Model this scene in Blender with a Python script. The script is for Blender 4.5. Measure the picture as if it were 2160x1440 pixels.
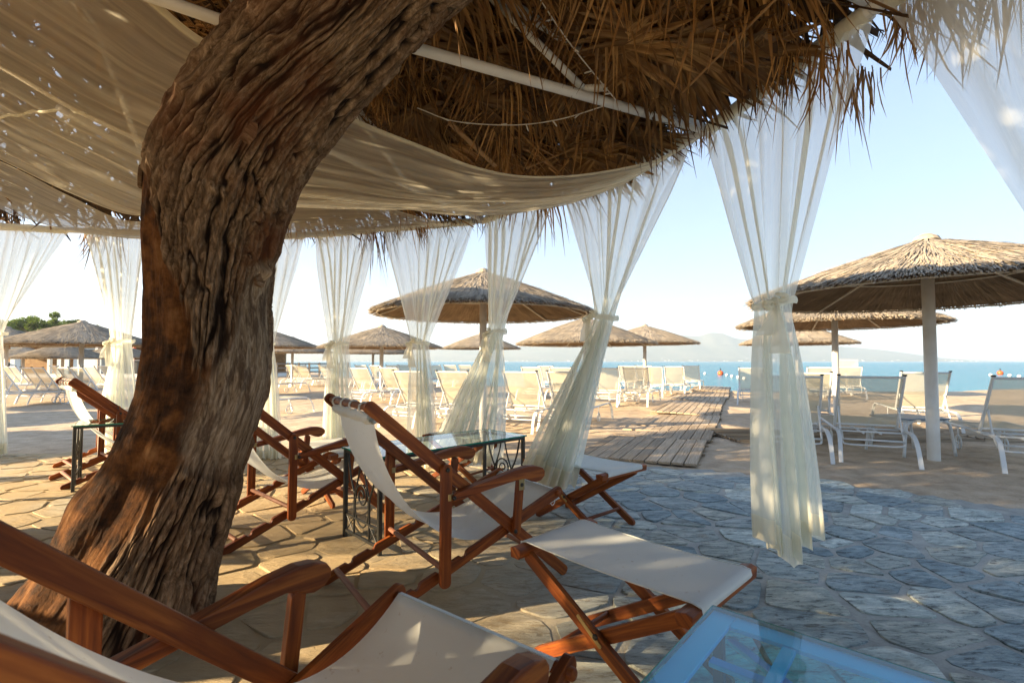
import bpy, bmesh, math, random
import numpy as np
from mathutils import Vector, Matrix

for o in list(bpy.data.objects):
    bpy.data.objects.remove(o, do_unlink=True)
scene = bpy.context.scene
col = scene.collection
random.seed(7)
RNG = np.random.default_rng(7)
R = math.radians

# ------------------------------------------------------------------ camera
EYE = 1.10
FPX = 1030.0                    # focal length in pixels of a 2160 px wide frame
PITCH = math.atan(42.0 / FPX)
cam_data = bpy.data.cameras.new('camera')
cam = bpy.data.objects.new('camera', cam_data)
col.objects.link(cam)
cam.location = (0, 0, EYE)
cam.rotation_euler = (R(90) + PITCH, 0, 0)
cam_data.sensor_width = 36.0
cam_data.lens = FPX / 2160.0 * 36.0
cam_data.clip_start = 0.03
cam_data.clip_end = 20000
cam_data.dof.use_dof = True
cam_data.dof.focus_distance = 3.0
cam_data.dof.aperture_fstop = 6.3
scene.camera = cam

# ------------------------------------------------------------------ world + sun
SUN_EL = R(17)
SUN_DIR = Vector((-0.965, -0.26, 0)).normalized()        # towards the sun, on the ground
world = bpy.data.worlds.new('World')
scene.world = world
world.use_nodes = True
wn = world.node_tree
bg = wn.nodes['Background']
sky = wn.nodes.new('ShaderNodeTexSky')
sky.sky_type = 'NISHITA'
sky.sun_disc = False
sky.sun_elevation = SUN_EL
sky.sun_rotation = math.atan2(SUN_DIR.x, SUN_DIR.y) % (2 * math.pi)
sky.altitude = 0
sky.air_density = 1.0
sky.dust_density = 0.6
sky.ozone_density = 1.6
gm = wn.nodes.new('ShaderNodeGamma'); gm.inputs[1].default_value = 0.5          # hazy morning: evens out the horizon glow
tn = wn.nodes.new('ShaderNodeMix'); tn.data_type = 'RGBA'; tn.blend_type = 'MULTIPLY'; tn.inputs[0].default_value = 1.0; tn.inputs[7].default_value = (.88, .99, 1.17, 1)
wn.links.new(sky.outputs[0], gm.inputs[0]); wn.links.new(gm.outputs[0], tn.inputs[6]); wn.links.new(tn.outputs[2], bg.inputs[0])
bg.inputs[1].default_value = 0.120
sun_data = bpy.data.lights.new('sun', 'SUN')
sun_data.energy = 5.0
sun_data.angle = R(0.5)
sun_data.color = (1.0, 0.76, 0.46)
sun = bpy.data.objects.new('sun', sun_data)
col.objects.link(sun)
to_sun = Vector((SUN_DIR.x * math.cos(SUN_EL), SUN_DIR.y * math.cos(SUN_EL), math.sin(SUN_EL)))
sun.rotation_euler = to_sun.to_track_quat('Z', 'Y').to_euler()
sun.location = (-20, -5, 12)

scene.view_settings.view_transform = 'Standard'
scene.view_settings.look = 'None'
scene.view_settings.exposure = 2.08
scene.view_settings.gamma = 1.0
scene.view_settings.use_curve_mapping = False
scene.render.engine = 'CYCLES'
cy = scene.cycles
cy.use_denoising = True
cy.max_bounces = 8
cy.diffuse_bounces = 4
cy.glossy_bounces = 4
cy.transmission_bounces = 8
cy.transparent_max_bounces = 24
cy.volume_bounces = 1
cy.sample_clamp_indirect = 6
cy.caustics_reflective = False
cy.caustics_refractive = False

# ------------------------------------------------------------------ helpers
def ray(px, py):
    xc = (px - 1080.0) / FPX; yc = (720.0 - py) / FPX
    return (xc, math.cos(PITCH) - yc * math.sin(PITCH), math.sin(PITCH) + yc * math.cos(PITCH))
def at(px, py, Y):
    d = ray(px, py); t = Y / d[1]
    return Vector((d[0] * t, Y, EYE + d[2] * t))
def ground(px, py, z=0.0):
    d = ray(px, py); t = (z - EYE) / d[2]
    return Vector((d[0] * t, d[1] * t, z))

def setp(o, label=None, cat=None, group=None, kind=None):
    if label: o['label'] = label
    if cat: o['category'] = cat
    if group: o['group'] = group
    if kind: o['kind'] = kind
    return o
def empty(name, loc=(0, 0, 0), rz=0, **k):
    o = bpy.data.objects.new(name, None)
    o.empty_display_size = 0.1
    col.objects.link(o); o.location = loc; o.rotation_euler = (0, 0, rz)
    return setp(o, **k)
CHILD = {}
def link(name, me, parent=None, **k):
    o = bpy.data.objects.new(name, me)
    col.objects.link(o)
    if parent is not None:
        o.parent = parent
        CHILD.setdefault(parent.name, []).append(o)
    return setp(o, **k)
def copy_tree(o, parent=None):
    c = o.copy(); col.objects.link(c)
    if parent is not None: c.parent = parent
    lst = []
    for ch in CHILD.get(o.name, []):
        lst.append(copy_tree(ch, c))
    CHILD[c.name] = lst
    return c

class MB:
    """collects geometry of one object"""
    def __init__(s):
        s.v = []; s.f = []; s.uv = []; s.n = 0
    def add(s, V, F, UV=None):
        V = np.asarray(V, float).reshape(-1, 3)
        b = s.n
        s.v.append(V); s.n += len(V)
        for i, f in enumerate(F):
            s.f.append([b + k for k in f])
        if UV is None: UV = V[:, :2]
        s.uv.append(np.asarray(UV, float).reshape(-1, 2))
    def mesh(s, name, mat=None, smooth=False, mats=None, bevel=0):
        me = bpy.data.meshes.new(name)
        V = np.concatenate(s.v)
        me.from_pydata(V.tolist(), [], s.f)
        UV = np.concatenate(s.uv)
        lay = me.uv_layers.new(name='UVMap')
        li = np.empty(len(me.loops), dtype=np.int32)
        me.loops.foreach_get('vertex_index', li)
        lay.data.foreach_set('uv', UV[li].astype(np.float32).ravel())
        if mat: me.materials.append(mat)
        if bevel:
            bm = bmesh.new(); bm.from_mesh(me)
            es = [e for e in bm.edges if len(e.link_faces) == 2 and e.calc_face_angle(0) > 0.6]
            bmesh.ops.bevel(bm, geom=es, offset=bevel, segments=2, affect='EDGES', profile=0.6, clamp_overlap=True)
            bm.to_mesh(me); bm.free()
        if smooth:
            me.polygons.foreach_set('use_smooth', [True] * len(me.polygons))
        me.update()
        return me
    def obj(s, name, mat, parent=None, smooth=False, bevel=0, **k):
        return link(name, s.mesh(name, mat, smooth, bevel=bevel), parent, **k)

def grid_faces(nu, nv, wrap_u=False, flip=False):
    F = []
    for i in range(nu - (0 if wrap_u else 1)):
        a = i * nv; b = ((i + 1) % nu) * nv
        for j in range(nv - 1):
            F.append((a + j, b + j, b + j + 1, a + j + 1) if not flip else (a + j, a + j + 1, b + j + 1, b + j))
    return F
def add_grid(mb, P, UV=None, flip=False):
    nu, nv, _ = P.shape
    if UV is None:
        u, v = np.meshgrid(np.linspace(0, 1, nu), np.linspace(0, 1, nv), indexing='ij'); UV = np.stack([u, v], -1)
    mb.add(P.reshape(-1, 3), grid_faces(nu, nv, False, flip), UV.reshape(-1, 2))
def grid_mesh(name, P, mat, smooth=True, UV=None, wrap=False):
    """fast numpy grid"""
    nu, nv, _ = P.shape
    me = bpy.data.meshes.new(name)
    I = np.arange(nu * nv).reshape(nu, nv)
    if wrap: A = I; B = np.roll(I, -1, 0)
    else: A = I[:-1]; B = I[1:]
    Q = np.stack([A[:, :-1], B[:, :-1], B[:, 1:], A[:, 1:]], -1).reshape(-1, 4)
    me.vertices.add(nu * nv); me.vertices.foreach_set('co', P.reshape(-1).astype(np.float32))
    me.loops.add(Q.size); me.loops.foreach_set('vertex_index', Q.reshape(-1).astype(np.int32))
    me.polygons.add(len(Q)); me.polygons.foreach_set('loop_start', (np.arange(len(Q)) * 4).astype(np.int32))
    me.polygons.foreach_set('loop_total', np.full(len(Q), 4, np.int32))
    if UV is not None:
        lay = me.uv_layers.new(name='UVMap')
        lay.data.foreach_set('uv', UV.reshape(-1, 2)[Q.reshape(-1)].astype(np.float32).ravel())
    me.update(calc_edges=True)
    if smooth: me.polygons.foreach_set('use_smooth', np.ones(len(Q), bool))
    me.materials.append(mat)
    me.validate()
    return me

def frame(a, up=Vector((0, 0, 1))):
    a = a.normalized()
    s = a.cross(up)
    if s.length < 1e-4: s = a.cross(Vector((1, 0, 0)))
    s.normalize()
    return a, s, s.cross(a).normalized()
def tube(mb, pts, r, n=8, cap=True, close=False):
    pts = [Vector(p) for p in pts]
    rs = r if isinstance(r, (list, tuple)) else [r] * len(pts)
    V = []; UV = []; up = None; L = 0
    m = len(pts)
    for i, p in enumerate(pts):
        if close: a = pts[(i + 1) % m] - pts[i - 1]
        else: a = pts[min(i + 1, m - 1)] - pts[max(i - 1, 0)]
        a.normalize()
        if up is None:
            up = Vector((0, 0, 1)) if abs(a.z) < 0.9 else Vector((1, 0, 0))
        s = a.cross(up).normalized(); t = s.cross(a).normalized(); up = t
        if i: L += (pts[i] - pts[i - 1]).length
        for k in range(n):
            an = 2 * math.pi * k / n
            V.append(p + (s * math.cos(an) + t * math.sin(an)) * rs[i]); UV.append((L, k / n * 6.28 * rs[i]))
    F = []
    for i in range(m if close else m - 1):
        for k in range(n):
            j = (i + 1) % m
            F.append((i * n + k, i * n + (k + 1) % n, j * n + (k + 1) % n, j * n + k))
    if cap and not close:
        F.append(tuple(range(n - 1, -1, -1))); F.append(tuple((m - 1) * n + k for k in range(n)))
    mb.add(V, F, UV)
def smooth_path(pts, n=6, close=False):
    """Catmull-Rom"""
    P = [Vector(p) for p in pts]; out = []; m = len(P)
    rng = range(m) if close else range(m - 1)
    for i in rng:
        p1 = P[i]; p2 = P[(i + 1) % m]
        p0 = P[i - 1] if (i > 0 or close) else p1 * 2 - p2
        p3 = P[(i + 2) % m] if (i + 2 < m or close) else p2 * 2 - p1
        for k in range(n):
            t = k / n
            out.append(0.5 * ((2 * p1) + (p2 - p0) * t + (2 * p0 - 5 * p1 + 4 * p2 - p3) * t * t + (3 * p1 - p0 - 3 * p2 + p3) * t ** 3))
    if not close: out.append(P[-1])
    return out
def box(mb, lo, hi, M=None):
    x0, y0, z0 = lo; x1, y1, z1 = hi
    V = [(x0, y0, z0), (x1, y0, z0), (x1, y1, z0), (x0, y1, z0), (x0, y0, z1), (x1, y0, z1), (x1, y1, z1), (x0, y1, z1)]
    if M is not None: V = [M @ Vector(v) for v in V]
    F = [(0, 3, 2, 1), (4, 5, 6, 7), (0, 1, 5, 4), (1, 2, 6, 5), (2, 3, 7, 6), (3, 0, 4, 7)]
    mb.add(V, F, [(v[0] + v[2], v[1] + v[2]) for v in [tuple(q) for q in V]])
def bar(mb, A, B, w, t, up=Vector((0, 0, 1)), ch=0.25, over=0.0):
    """straight rectangular bar with chamfered long edges; w across 'up x a', t along up"""
    A = Vector(A); B = Vector(B); a, s, u = frame(B - A, Vector(up))
    c = min(w, t) * ch
    prof = [(-w / 2 + c, -t / 2), (w / 2 - c, -t / 2), (w / 2, -t / 2 + c), (w / 2, t / 2 - c), (w / 2 - c, t / 2), (-w / 2 + c, t / 2), (-w / 2, t / 2 - c), (-w / 2, -t / 2 + c)]
    L = (B - A).length; V = []; UV = []
    st = [(0, .93), (min(c, L * .2), 1), (L - min(c, L * .2), 1), (L, .93)]
    for d, k in st:
        per = 0
        for i, (x, y) in enumerate(prof):
            V.append(A + a * d + s * x * k + u * y * k); UV.append((d, x + y))
    F = []
    for i in range(3):
        for k in range(8):
            F.append((i * 8 + k, i * 8 + (k + 1) % 8, (i + 1) * 8 + (k + 1) % 8, (i + 1) * 8 + k))
    F.append(tuple(range(7, -1, -1))); F.append(tuple(24 + k for k in range(8)))
    mb.add(V, F, UV)
def prism(mb, outline, thick, M):
    """outline: list of (x,y) in a local plane; thickness along local z centred; M places it. UV = local x,y"""
    n = len(outline)
    V = [M @ Vector((x, y, -thick / 2)) for x, y in outline] + [M @ Vector((x, y, thick / 2)) for x, y in outline]
    UV = [(x, y) for x, y in outline] + [(x, y + thick) for x, y in outline]
    F = [tuple(range(n - 1, -1, -1)), tuple(range(n, 2 * n))]
    for k in range(n):
        F.append((k, (k + 1) % n, n + (k + 1) % n, n + k))
    mb.add(V, F, UV)
def sphere(mb, c, r, nu=10, nv=6, sz=1.0):
    c = Vector(c); V = [c + Vector((0, 0, -r * sz))]; F = []
    for j in range(1, nv):
        th = math.pi * j / nv - math.pi / 2
        for i in range(nu):
            V.append(c + Vector((r * math.cos(th) * math.cos(2 * math.pi * i / nu), r * math.cos(th) * math.sin(2 * math.pi * i / nu), r * math.sin(th) * sz)))
    V.append(c + Vector((0, 0, r * sz)))
    for i in range(nu):
        F.append((0, 1 + (i + 1) % nu, 1 + i))
        for j in range(nv - 2):
            a = 1 + j * nu
            F.append((a + i, a + (i + 1) % nu, a + nu + (i + 1) % nu, a + nu + i))
        a = 1 + (nv - 2) * nu
        F.append((a + i, a + (i + 1) % nu, len(V) - 1))
    mb.add(V, F)

# numpy value noise -------------------------------------------------
_T = RNG.random((64, 64, 64))
def vnoise(x, y, z):
    x = np.asarray(x, float); y = np.asarray(y, float); z = np.asarray(z, float)
    xi = np.floor(x).astype(int); yi = np.floor(y).astype(int); zi = np.floor(z).astype(int)
    fx = x - xi; fy = y - yi; fz = z - zi
    fx = fx * fx * (3 - 2 * fx); fy = fy * fy * (3 - 2 * fy); fz = fz * fz * (3 - 2 * fz)
    g = lambda a, b, c: _T[(xi + a) & 63, (yi + b) & 63, (zi + c) & 63]
    c00 = g(0, 0, 0) * (1 - fx) + g(1, 0, 0) * fx; c10 = g(0, 1, 0) * (1 - fx) + g(1, 1, 0) * fx
    c01 = g(0, 0, 1) * (1 - fx) + g(1, 0, 1) * fx; c11 = g(0, 1, 1) * (1 - fx) + g(1, 1, 1) * fx
    return (c00 * (1 - fy) + c10 * fy) * (1 - fz) + (c01 * (1 - fy) + c11 * fy) * fz
def fbm(x, y, z, o=4):
    s = 0; a = .5; t = 0
    for i in range(o):
        s = s + a * vnoise(x, y, z); t += a; a *= .5; x = x * 2.03 + 5.1; y = y * 2.03 + 1.7; z = z * 2.03 + 9.2
    return s / t
def sstep(a, b, x):
    t = np.clip((x - a) / (b - a), 0, 1); return t * t * (3 - 2 * t)

# ------------------------------------------------------------------ materials
def lin(h):
    return tuple(((int(h[i:i + 2], 16) / 255) / 12.92 if int(h[i:i + 2], 16) / 255 <= .04045 else ((int(h[i:i + 2], 16) / 255 + .055) / 1.055) ** 2.4) for i in (0, 2, 4)) + (1,)
class NT:
    def __init__(s, name):
        s.m = bpy.data.materials.new(name); s.m.use_nodes = True
        s.t = s.m.node_tree; s.b = s.t.nodes['Principled BSDF']; s.out = s.t.nodes['Material Output']
    def n(s, typ, **k):
        nd = s.t.nodes.new(typ)
        for a, b in k.items():
            if a.startswith('i_'):
                key = a[2:]
                key = int(key) if key.isdigit() else key.replace('_', ' ')
                nd.inputs[key].default_value = b
            else: setattr(nd, a, b)
        return nd
    def l(s, a, b): s.t.links.new(a, b)
    def coord(s, kind='Object', scale=(1, 1, 1)):
        tc = s.n('ShaderNodeTexCoord'); mp = s.n('ShaderNodeMapping'); mp.inputs['Scale'].default_value = scale
        s.l(tc.outputs[kind], mp.inputs['Vector']); return mp.outputs[0]
    def noise(s, vec, scale, detail=6, rough=.6, dist=0):
        nd = s.n('ShaderNodeTexNoise'); nd.inputs['Scale'].default_value = scale; nd.inputs['Detail'].default_value = detail
        nd.inputs['Roughness'].default_value = rough; nd.inputs['Distortion'].default_value = dist
        s.l(vec, nd.inputs['Vector']); return nd.outputs['Fac']
    def ramp(s, fac, stops):
        r = s.n('ShaderNodeValToRGB'); e = r.color_ramp.elements
        while len(e) < len(stops): e.new(.5)
        for el, (p, c) in zip(e, stops): el.position = p; el.color = c if len(c) == 4 else (*c, 1)
        s.l(fac, r.inputs[0]); return r.outputs[0]
    def mix(s, fac, a, b, mode='MIX'):
        m = s.n('ShaderNodeMix', data_type='RGBA', blend_type=mode)
        for i, v in ((0, fac), (6, a), (7, b)):
            if hasattr(v, 'links') or hasattr(v, 'is_linked'): s.l(v, m.inputs[i])
            else: m.inputs[i].default_value = v
        return m.outputs[2]
    def bump(s, h, strength=.3, dist=.01, normal=None):
        b = s.n('ShaderNodeBump'); b.inputs['Strength'].default_value = strength; b.inputs['Distance'].default_value = dist
        s.l(h, b.inputs['Height'])
        if normal is not None: s.l(normal, b.inputs['Normal'])
        s.l(b.outputs[0], s.b.inputs['Normal']); return b.outputs[0]
    def objrand(s):
        return s.n('ShaderNodeObjectInfo').outputs['Random']
    def hsv(s, colr, v=None, sat=None):
        h = s.n('ShaderNodeHueSaturation'); s.l(colr, h.inputs['Color'])
        if v is not None: s.l(v, h.inputs['Value'])
        return h.outputs[0]
    def maprange(s, x, a, b, c, d):
        m = s.n('ShaderNodeMapRange'); s.l(x, m.inputs[0])
        for i, v in enumerate((a, b, c, d)): m.inputs[i + 1].default_value = v
        return m.outputs[0]
    def base(s, c):
        if hasattr(c, 'is_linked'): s.l(c, s.b.inputs['Base Color'])
        else: s.b.inputs['Base Color'].default_value = c if len(c) == 4 else (*c, 1)
    def rough(s, r): s.b.inputs['Roughness'].default_value = r
    def spec(s, v): s.b.inputs['Specular IOR Level'].default_value = v

def m_wood():
    t = NT('varnished_wood'); v = t.coord('UV', (3, 45, 1))
    f = t.noise(v, 1.0, 6, .6, .6); v2 = t.coord('UV', (1.5, 6, 1)); f2 = t.noise(v2, 1.0, 3)
    c = t.ramp(f, [(.30, (.060, .011, .0015)), (.5, (.20, .045, .005)), (.68, (.40, .125, .018))])
    c = t.mix(t.maprange(f2, .35, .7, 0, .55), c, (.15, .036, .006, 1), 'MIX')
    c = t.hsv(c, t.maprange(t.objrand(), 0, 1, .8, 1.2))
    t.base(c); t.rough(.5); t.bump(f, .35, .002); t.spec(.3); return t.m
def m_worn_wood():
    t = NT('worn_wood'); v = t.coord('UV', (3, 40, 1)); f = t.noise(v, 1, 6, .6, .5)
    t.base(t.ramp(f, [(.3, (.12, .045, .022)), (.6, (.30, .13, .075)), (.8, (.42, .22, .15))])); t.rough(.6); t.bump(f, .2, .002); return t.m
def m_canvas():
    t = NT('cream_canvas'); v = t.coord('Object', (1, 1, 1)); f = t.noise(v, 6, 4)
    w = t.noise(v, 600, 2); f2 = t.noise(v, 40, 3)
    c = t.mix(f, (.78, .82, .80, 1), (.86, .90, .88, 1))
    c = t.mix(t.maprange(f2, .66, .74, 0, .4), c, (.45, .38, .28, 1))
    t.base(c); t.rough(.85); t.spec(.1); t.bump(w, .25, .0006)
    tr = t.n('ShaderNodeBsdfTranslucent'); t.l(c, tr.inputs[0])
    mx = t.n('ShaderNodeMixShader'); mx.inputs[0].default_value = .28
    t.l(t.b.outputs[0], mx.inputs[1]); t.l(tr.outputs[0], mx.inputs[2]); t.l(mx.outputs[0], t.out.inputs[0]); return t.m
def m_sheer(name, colr, alpha, transl=.5, st=(9, .5, 1), lo=.88, hi=1.12):
    t = NT(name)
    df = t.n('ShaderNodeBsdfDiffuse'); df.inputs[0].default_value = colr
    tr = t.n('ShaderNodeBsdfTranslucent'); tr.inputs[0].default_value = colr
    mx = t.n('ShaderNodeMixShader'); mx.inputs[0].default_value = transl
    t.l(df.outputs[0], mx.inputs[1]); t.l(tr.outputs[0], mx.inputs[2])
    tp = t.n('ShaderNodeBsdfTransparent')
    m2 = t.n('ShaderNodeMixShader')
    # a woven voile is denser when seen at a slant
    lw = t.n('ShaderNodeLayerWeight'); lw.inputs[0].default_value = .45
    fac = t.maprange(lw.outputs['Facing'], 0, 1, alpha, min(1, alpha + .38))
    f = t.noise(t.coord('UV', st), 3.0, 4)
    ad = t.n('ShaderNodeMath', operation='MULTIPLY'); t.l(fac, ad.inputs[0]); t.l(t.maprange(f, .3, .7, lo, hi), ad.inputs[1]); ad.use_clamp = True
    t.l(ad.outputs[0], m2.inputs[0]); t.l(tp.outputs[0], m2.inputs[1]); t.l(mx.outputs[0], m2.inputs[2])
    t.l(m2.outputs[0], t.out.inputs[0]); t.t.nodes.remove(t.b); return t.m
def m_plain(name, c, rough=.5, metal=0, spec=.5, nscale=None, c2=None, bump=0, bscale=50, bdist=.002, coord='Object'):
    t = NT(name)
    if nscale:
        f = t.noise(t.coord(coord), nscale, 5); t.base(t.mix(t.maprange(f, .3, .7, 0, 1), (*c, 1), (*c2, 1)))
    else: t.base(c)
    if bump: t.bump(t.noise(t.coord(coord), bscale, 5), bump, bdist)
    t.rough(rough); t.b.inputs['Metallic'].default_value = metal; t.spec(spec); return t.m
def m_stone():
    t = NT('slate_flagstone'); ge = t.n('ShaderNodeNewGeometry'); v = ge.outputs['Position']
    r = t.objrand()
    mp = t.n('ShaderNodeMapping'); mp.inputs['Scale'].default_value = (1.0, 3.2, 3.0); mp.inputs['Rotation'].default_value = (0, 0, .35); t.l(v, mp.inputs['Vector'])
    f = t.noise(mp.outputs[0], 4.5, 10, .75, .8); fl = t.noise(mp.outputs[0], 13, 8, .75, .5); f2 = t.noise(v, 2.3, 3); f3 = t.noise(v, 1.1, 4)
    c = t.ramp(f, [(.32, (.15, .19, .205)), (.5, (.34, .405, .42)), (.64, (.55, .60, .60))])
    c = t.mix(t.maprange(fl, .52, .62, 0, .85), c, (.065, .075, .08, 1))
    c = t.mix(t.maprange(fl, .44, .36, 0, .55), c, (.54, .55, .52, 1))
    tint = t.ramp(r, [(0, (.66, .78, .86)), (.28, (1.0, 1.0, .98)), (.5, (.82, .92, .98)), (.72, (1.14, 1.06, .94)), (1, (1.5, 1.48, 1.40))])
    c = t.mix(1.0, c, tint, 'MULTIPLY')
    c = t.mix(t.maprange(f2, .62, .76, 0, .6), c, (.30, .20, .11, 1))
    # sandy dust plus warm sunlight painted in at left, fading out rightwards
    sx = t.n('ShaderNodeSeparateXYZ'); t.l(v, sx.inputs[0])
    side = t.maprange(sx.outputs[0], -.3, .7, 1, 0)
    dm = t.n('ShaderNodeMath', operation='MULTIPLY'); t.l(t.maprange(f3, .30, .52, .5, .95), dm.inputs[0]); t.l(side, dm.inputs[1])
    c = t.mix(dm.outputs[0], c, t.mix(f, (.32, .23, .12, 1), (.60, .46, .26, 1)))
    t.base(c); t.rough(.72); t.spec(.35)
    hf = t.noise(mp.outputs[0], 22, 8, .7, .3)
    ad = t.n('ShaderNodeMath', operation='ADD'); t.l(f, ad.inputs[0]); t.l(hf, ad.inputs[1])
    t.bump(ad.outputs[0], 1.0, .014); return t.m
def m_ground(name, a, b, c, scale=3, bump=.6, bdist=.01):
    t = NT(name); v = t.coord('Object'); f = t.noise(v, scale, 8, .65); g = t.noise(v, 60, 6, .7); h = t.noise(v, .35, 3)
    cc = t.ramp(f, [(.3, a), (.5, b), (.72, c)])
    cc = t.mix(t.maprange(g, .45, .75, 0, .35), cc, (a[0] * .6, a[1] * .6, a[2] * .6, 1))
    cc = t.hsv(cc, t.maprange(h, .3, .7, .88, 1.1))
    t.base(cc); t.rough(.95); t.spec(.15)
    ad = t.n('ShaderNodeMath', operation='ADD'); t.l(f, ad.inputs[0]); t.l(g, ad.inputs[1])
    t.bump(ad.outputs[0], bump, bdist); return t.m
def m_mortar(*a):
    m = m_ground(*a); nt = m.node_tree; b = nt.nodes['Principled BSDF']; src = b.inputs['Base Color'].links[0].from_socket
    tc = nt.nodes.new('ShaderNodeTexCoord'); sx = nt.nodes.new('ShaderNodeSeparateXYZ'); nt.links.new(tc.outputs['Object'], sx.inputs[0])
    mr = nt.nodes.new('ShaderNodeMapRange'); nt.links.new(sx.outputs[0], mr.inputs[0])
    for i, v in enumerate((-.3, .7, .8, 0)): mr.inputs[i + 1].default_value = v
    mx = nt.nodes.new('ShaderNodeMix'); mx.data_type = 'RGBA'; nt.links.new(mr.outputs[0], mx.inputs[0]); nt.links.new(src, mx.inputs[6]); mx.inputs[7].default_value = (.46, .35, .19, 1)  # left joints: sandy tone together with painted warm sunlight
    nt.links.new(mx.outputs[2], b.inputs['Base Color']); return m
def m_leaf(name, stops, rough=.6, transl=.2, rand=(.6, 1.4), stripe=True):
    t = NT(name); v = t.coord('UV', (2, 30, 1) if stripe else (8, 8, 1)); f = t.noise(v, 1, 3)
    g = t.noise(t.coord('Object'), 3.5, 3)
    ad = t.n('ShaderNodeMath', operation='MULTIPLY_ADD'); t.l(f, ad.inputs[0]); ad.inputs[1].default_value = .6; 
    mm = t.n('ShaderNodeMath', operation='MULTIPLY'); t.l(g, mm.inputs[0]); mm.inputs[1].default_value = .4; t.l(mm.outputs[0], ad.inputs[2])
    c = t.ramp(ad.outputs[0], stops); c = t.hsv(c, t.maprange(t.objrand(), 0, 1, *rand))
    t.base(c); t.rough(rough); t.spec(.3)
    if transl:
        tr = t.n('ShaderNodeBsdfTranslucent'); t.l(c, tr.inputs[0])
        mx = t.n('ShaderNodeMixShader'); mx.inputs[0].default_value = transl
        t.l(t.b.outputs[0], mx.inputs[1]); t.l(tr.outputs[0], mx.inputs[2]); t.l(mx.outputs[0], t.out.inputs[0])
    return t.m
def m_plank():
    t = NT('weathered_plank'); v = t.coord('UV', (2, 50, 1)); f = t.noise(v, 1, 6, .65, .4); g = t.noise(t.coord('UV', (1.2, 4, 1)), 1, 4)
    c = t.ramp(f, [(.28, (.20, .155, .11)), (.5, (.42, .34, .25)), (.75, (.58, .49, .38))])
    c = t.mix(t.maprange(g, .5, .7, 0, .55), c, (.46, .33, .20, 1)); c = t.hsv(c, t.maprange(t.objrand(), 0, 1, .75, 1.2))
    t.base(c); t.rough(.85); t.spec(.2); t.bump(f, .5, .004); return t.m
def m_glass(name, colr, ior=1.5, rough=0.0):
    t = NT(name)
    gl = t.n('ShaderNodeBsdfGlossy'); gl.inputs['Roughness'].default_value = rough; gl.inputs[0].default_value = (1, 1, 1, 1)
    tp = t.n('ShaderNodeBsdfTransparent'); tp.inputs[0].default_value = colr
    fr = t.n('ShaderNodeFresnel'); fr.inputs[0].default_value = ior
    ge = t.n('ShaderNodeNewGeometry'); ff = t.n('ShaderNodeMath', operation='SUBTRACT'); ff.inputs[0].default_value = 1; t.l(ge.outputs['Backfacing'], ff.inputs[1])
    fm = t.n('ShaderNodeMath', operation='MULTIPLY'); t.l(fr.outputs[0], fm.inputs[0]); t.l(ff.outputs[0], fm.inputs[1])
    mx = t.n('ShaderNodeMixShader'); t.l(fm.outputs[0], mx.inputs[0]); t.l(tp.outputs[0], mx.inputs[1]); t.l(gl.outputs[0], mx.inputs[2])
    t.l(mx.outputs[0], t.out.inputs[0]); t.t.nodes.remove(t.b); return t.m
def m_blueglass():
    t = NT('blue_glass')
    gl = t.n('ShaderNodeBsdfGlossy'); gl.inputs['Roughness'].default_value = .0; gl.inputs[0].default_value = (1, 1, 1, 1)
    tp = t.n('ShaderNodeBsdfTransparent'); tp.inputs[0].default_value = (.35, .75, .95, 1)
    df = t.n('ShaderNodeBsdfDiffuse'); df.inputs[0].default_value = (.02, .48, .88, 1)
    m0 = t.n('ShaderNodeMixShader'); m0.inputs[0].default_value = .36; t.l(tp.outputs[0], m0.inputs[1]); t.l(df.outputs[0], m0.inputs[2])
    fr = t.n('ShaderNodeFresnel'); fr.inputs[0].default_value = 1.55
    mx = t.n('ShaderNodeMixShader'); t.l(fr.outputs[0], mx.inputs[0]); t.l(m0.outputs[0], mx.inputs[1]); t.l(gl.outputs[0], mx.inputs[2])
    t.l(mx.outputs[0], t.out.inputs[0]); t.t.nodes.remove(t.b); return t.m
def m_bark():
    t = NT('trunk_bark'); at_ = t.n('ShaderNodeAttribute', attribute_name='bark'); ao = t.n('ShaderNodeAttribute', attribute_name='pale'); rg = t.n('ShaderNodeAttribute', attribute_name='ridge')
    v = t.coord('UV', (1, 1, 1)); v2 = t.coord('Object')
    f = t.noise(t.coord('UV', (42, 9, 1)), 1, 8, .75, 1.4); g = t.noise(v2, 9, 6, .65); h = t.noise(v2, 2.6, 4)
    bark = t.ramp(f, [(.34, (.055, .034, .019)), (.5, (.175, .115, .068)), (.66, (.40, .29, .19))])
    bark = t.mix(t.maprange(rg.outputs['Fac'], .05, .60, 0, 1), (.010, .005, .003, 1), bark)
    bark = t.mix(t.maprange(h, .50, .70, 0, .7), bark, (.12, .042, .016, 1))
    lich = t.noise(v2, 13, 5, .7); bark = t.mix(t.maprange(lich, .68, .74, 0, .55), bark, (.36, .33, .24, 1))
    bare = t.ramp(g, [(.34, (.012, .005, .002)), (.46, (.055, .022, .007)), (.58, (.14, .055, .014)), (.72, (.22, .11, .042))])
    pale = t.ramp(f, [(.34, (.07, .045, .028)), (.47, (.24, .175, .11)), (.66, (.47, .39, .29))])
    bl = t.noise(t.coord('UV', (16, 4, 1)), 1, 6, .7, .8); pale = t.mix(t.maprange(bl, .50, .60, 0, .8), pale, (.07, .045, .03, 1))
    bare = t.mix(ao.outputs['Fac'], bare, pale)
    c = t.mix(at_.outputs['Fac'], bare, bark); t.base(c); t.rough(.88); t.spec(.2)
    ad = t.n('ShaderNodeMath', operation='ADD'); t.l(f, ad.inputs[0]); t.l(g, ad.inputs[1])
    t.bump(ad.outputs[0], .9, .016); return t.m
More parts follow.
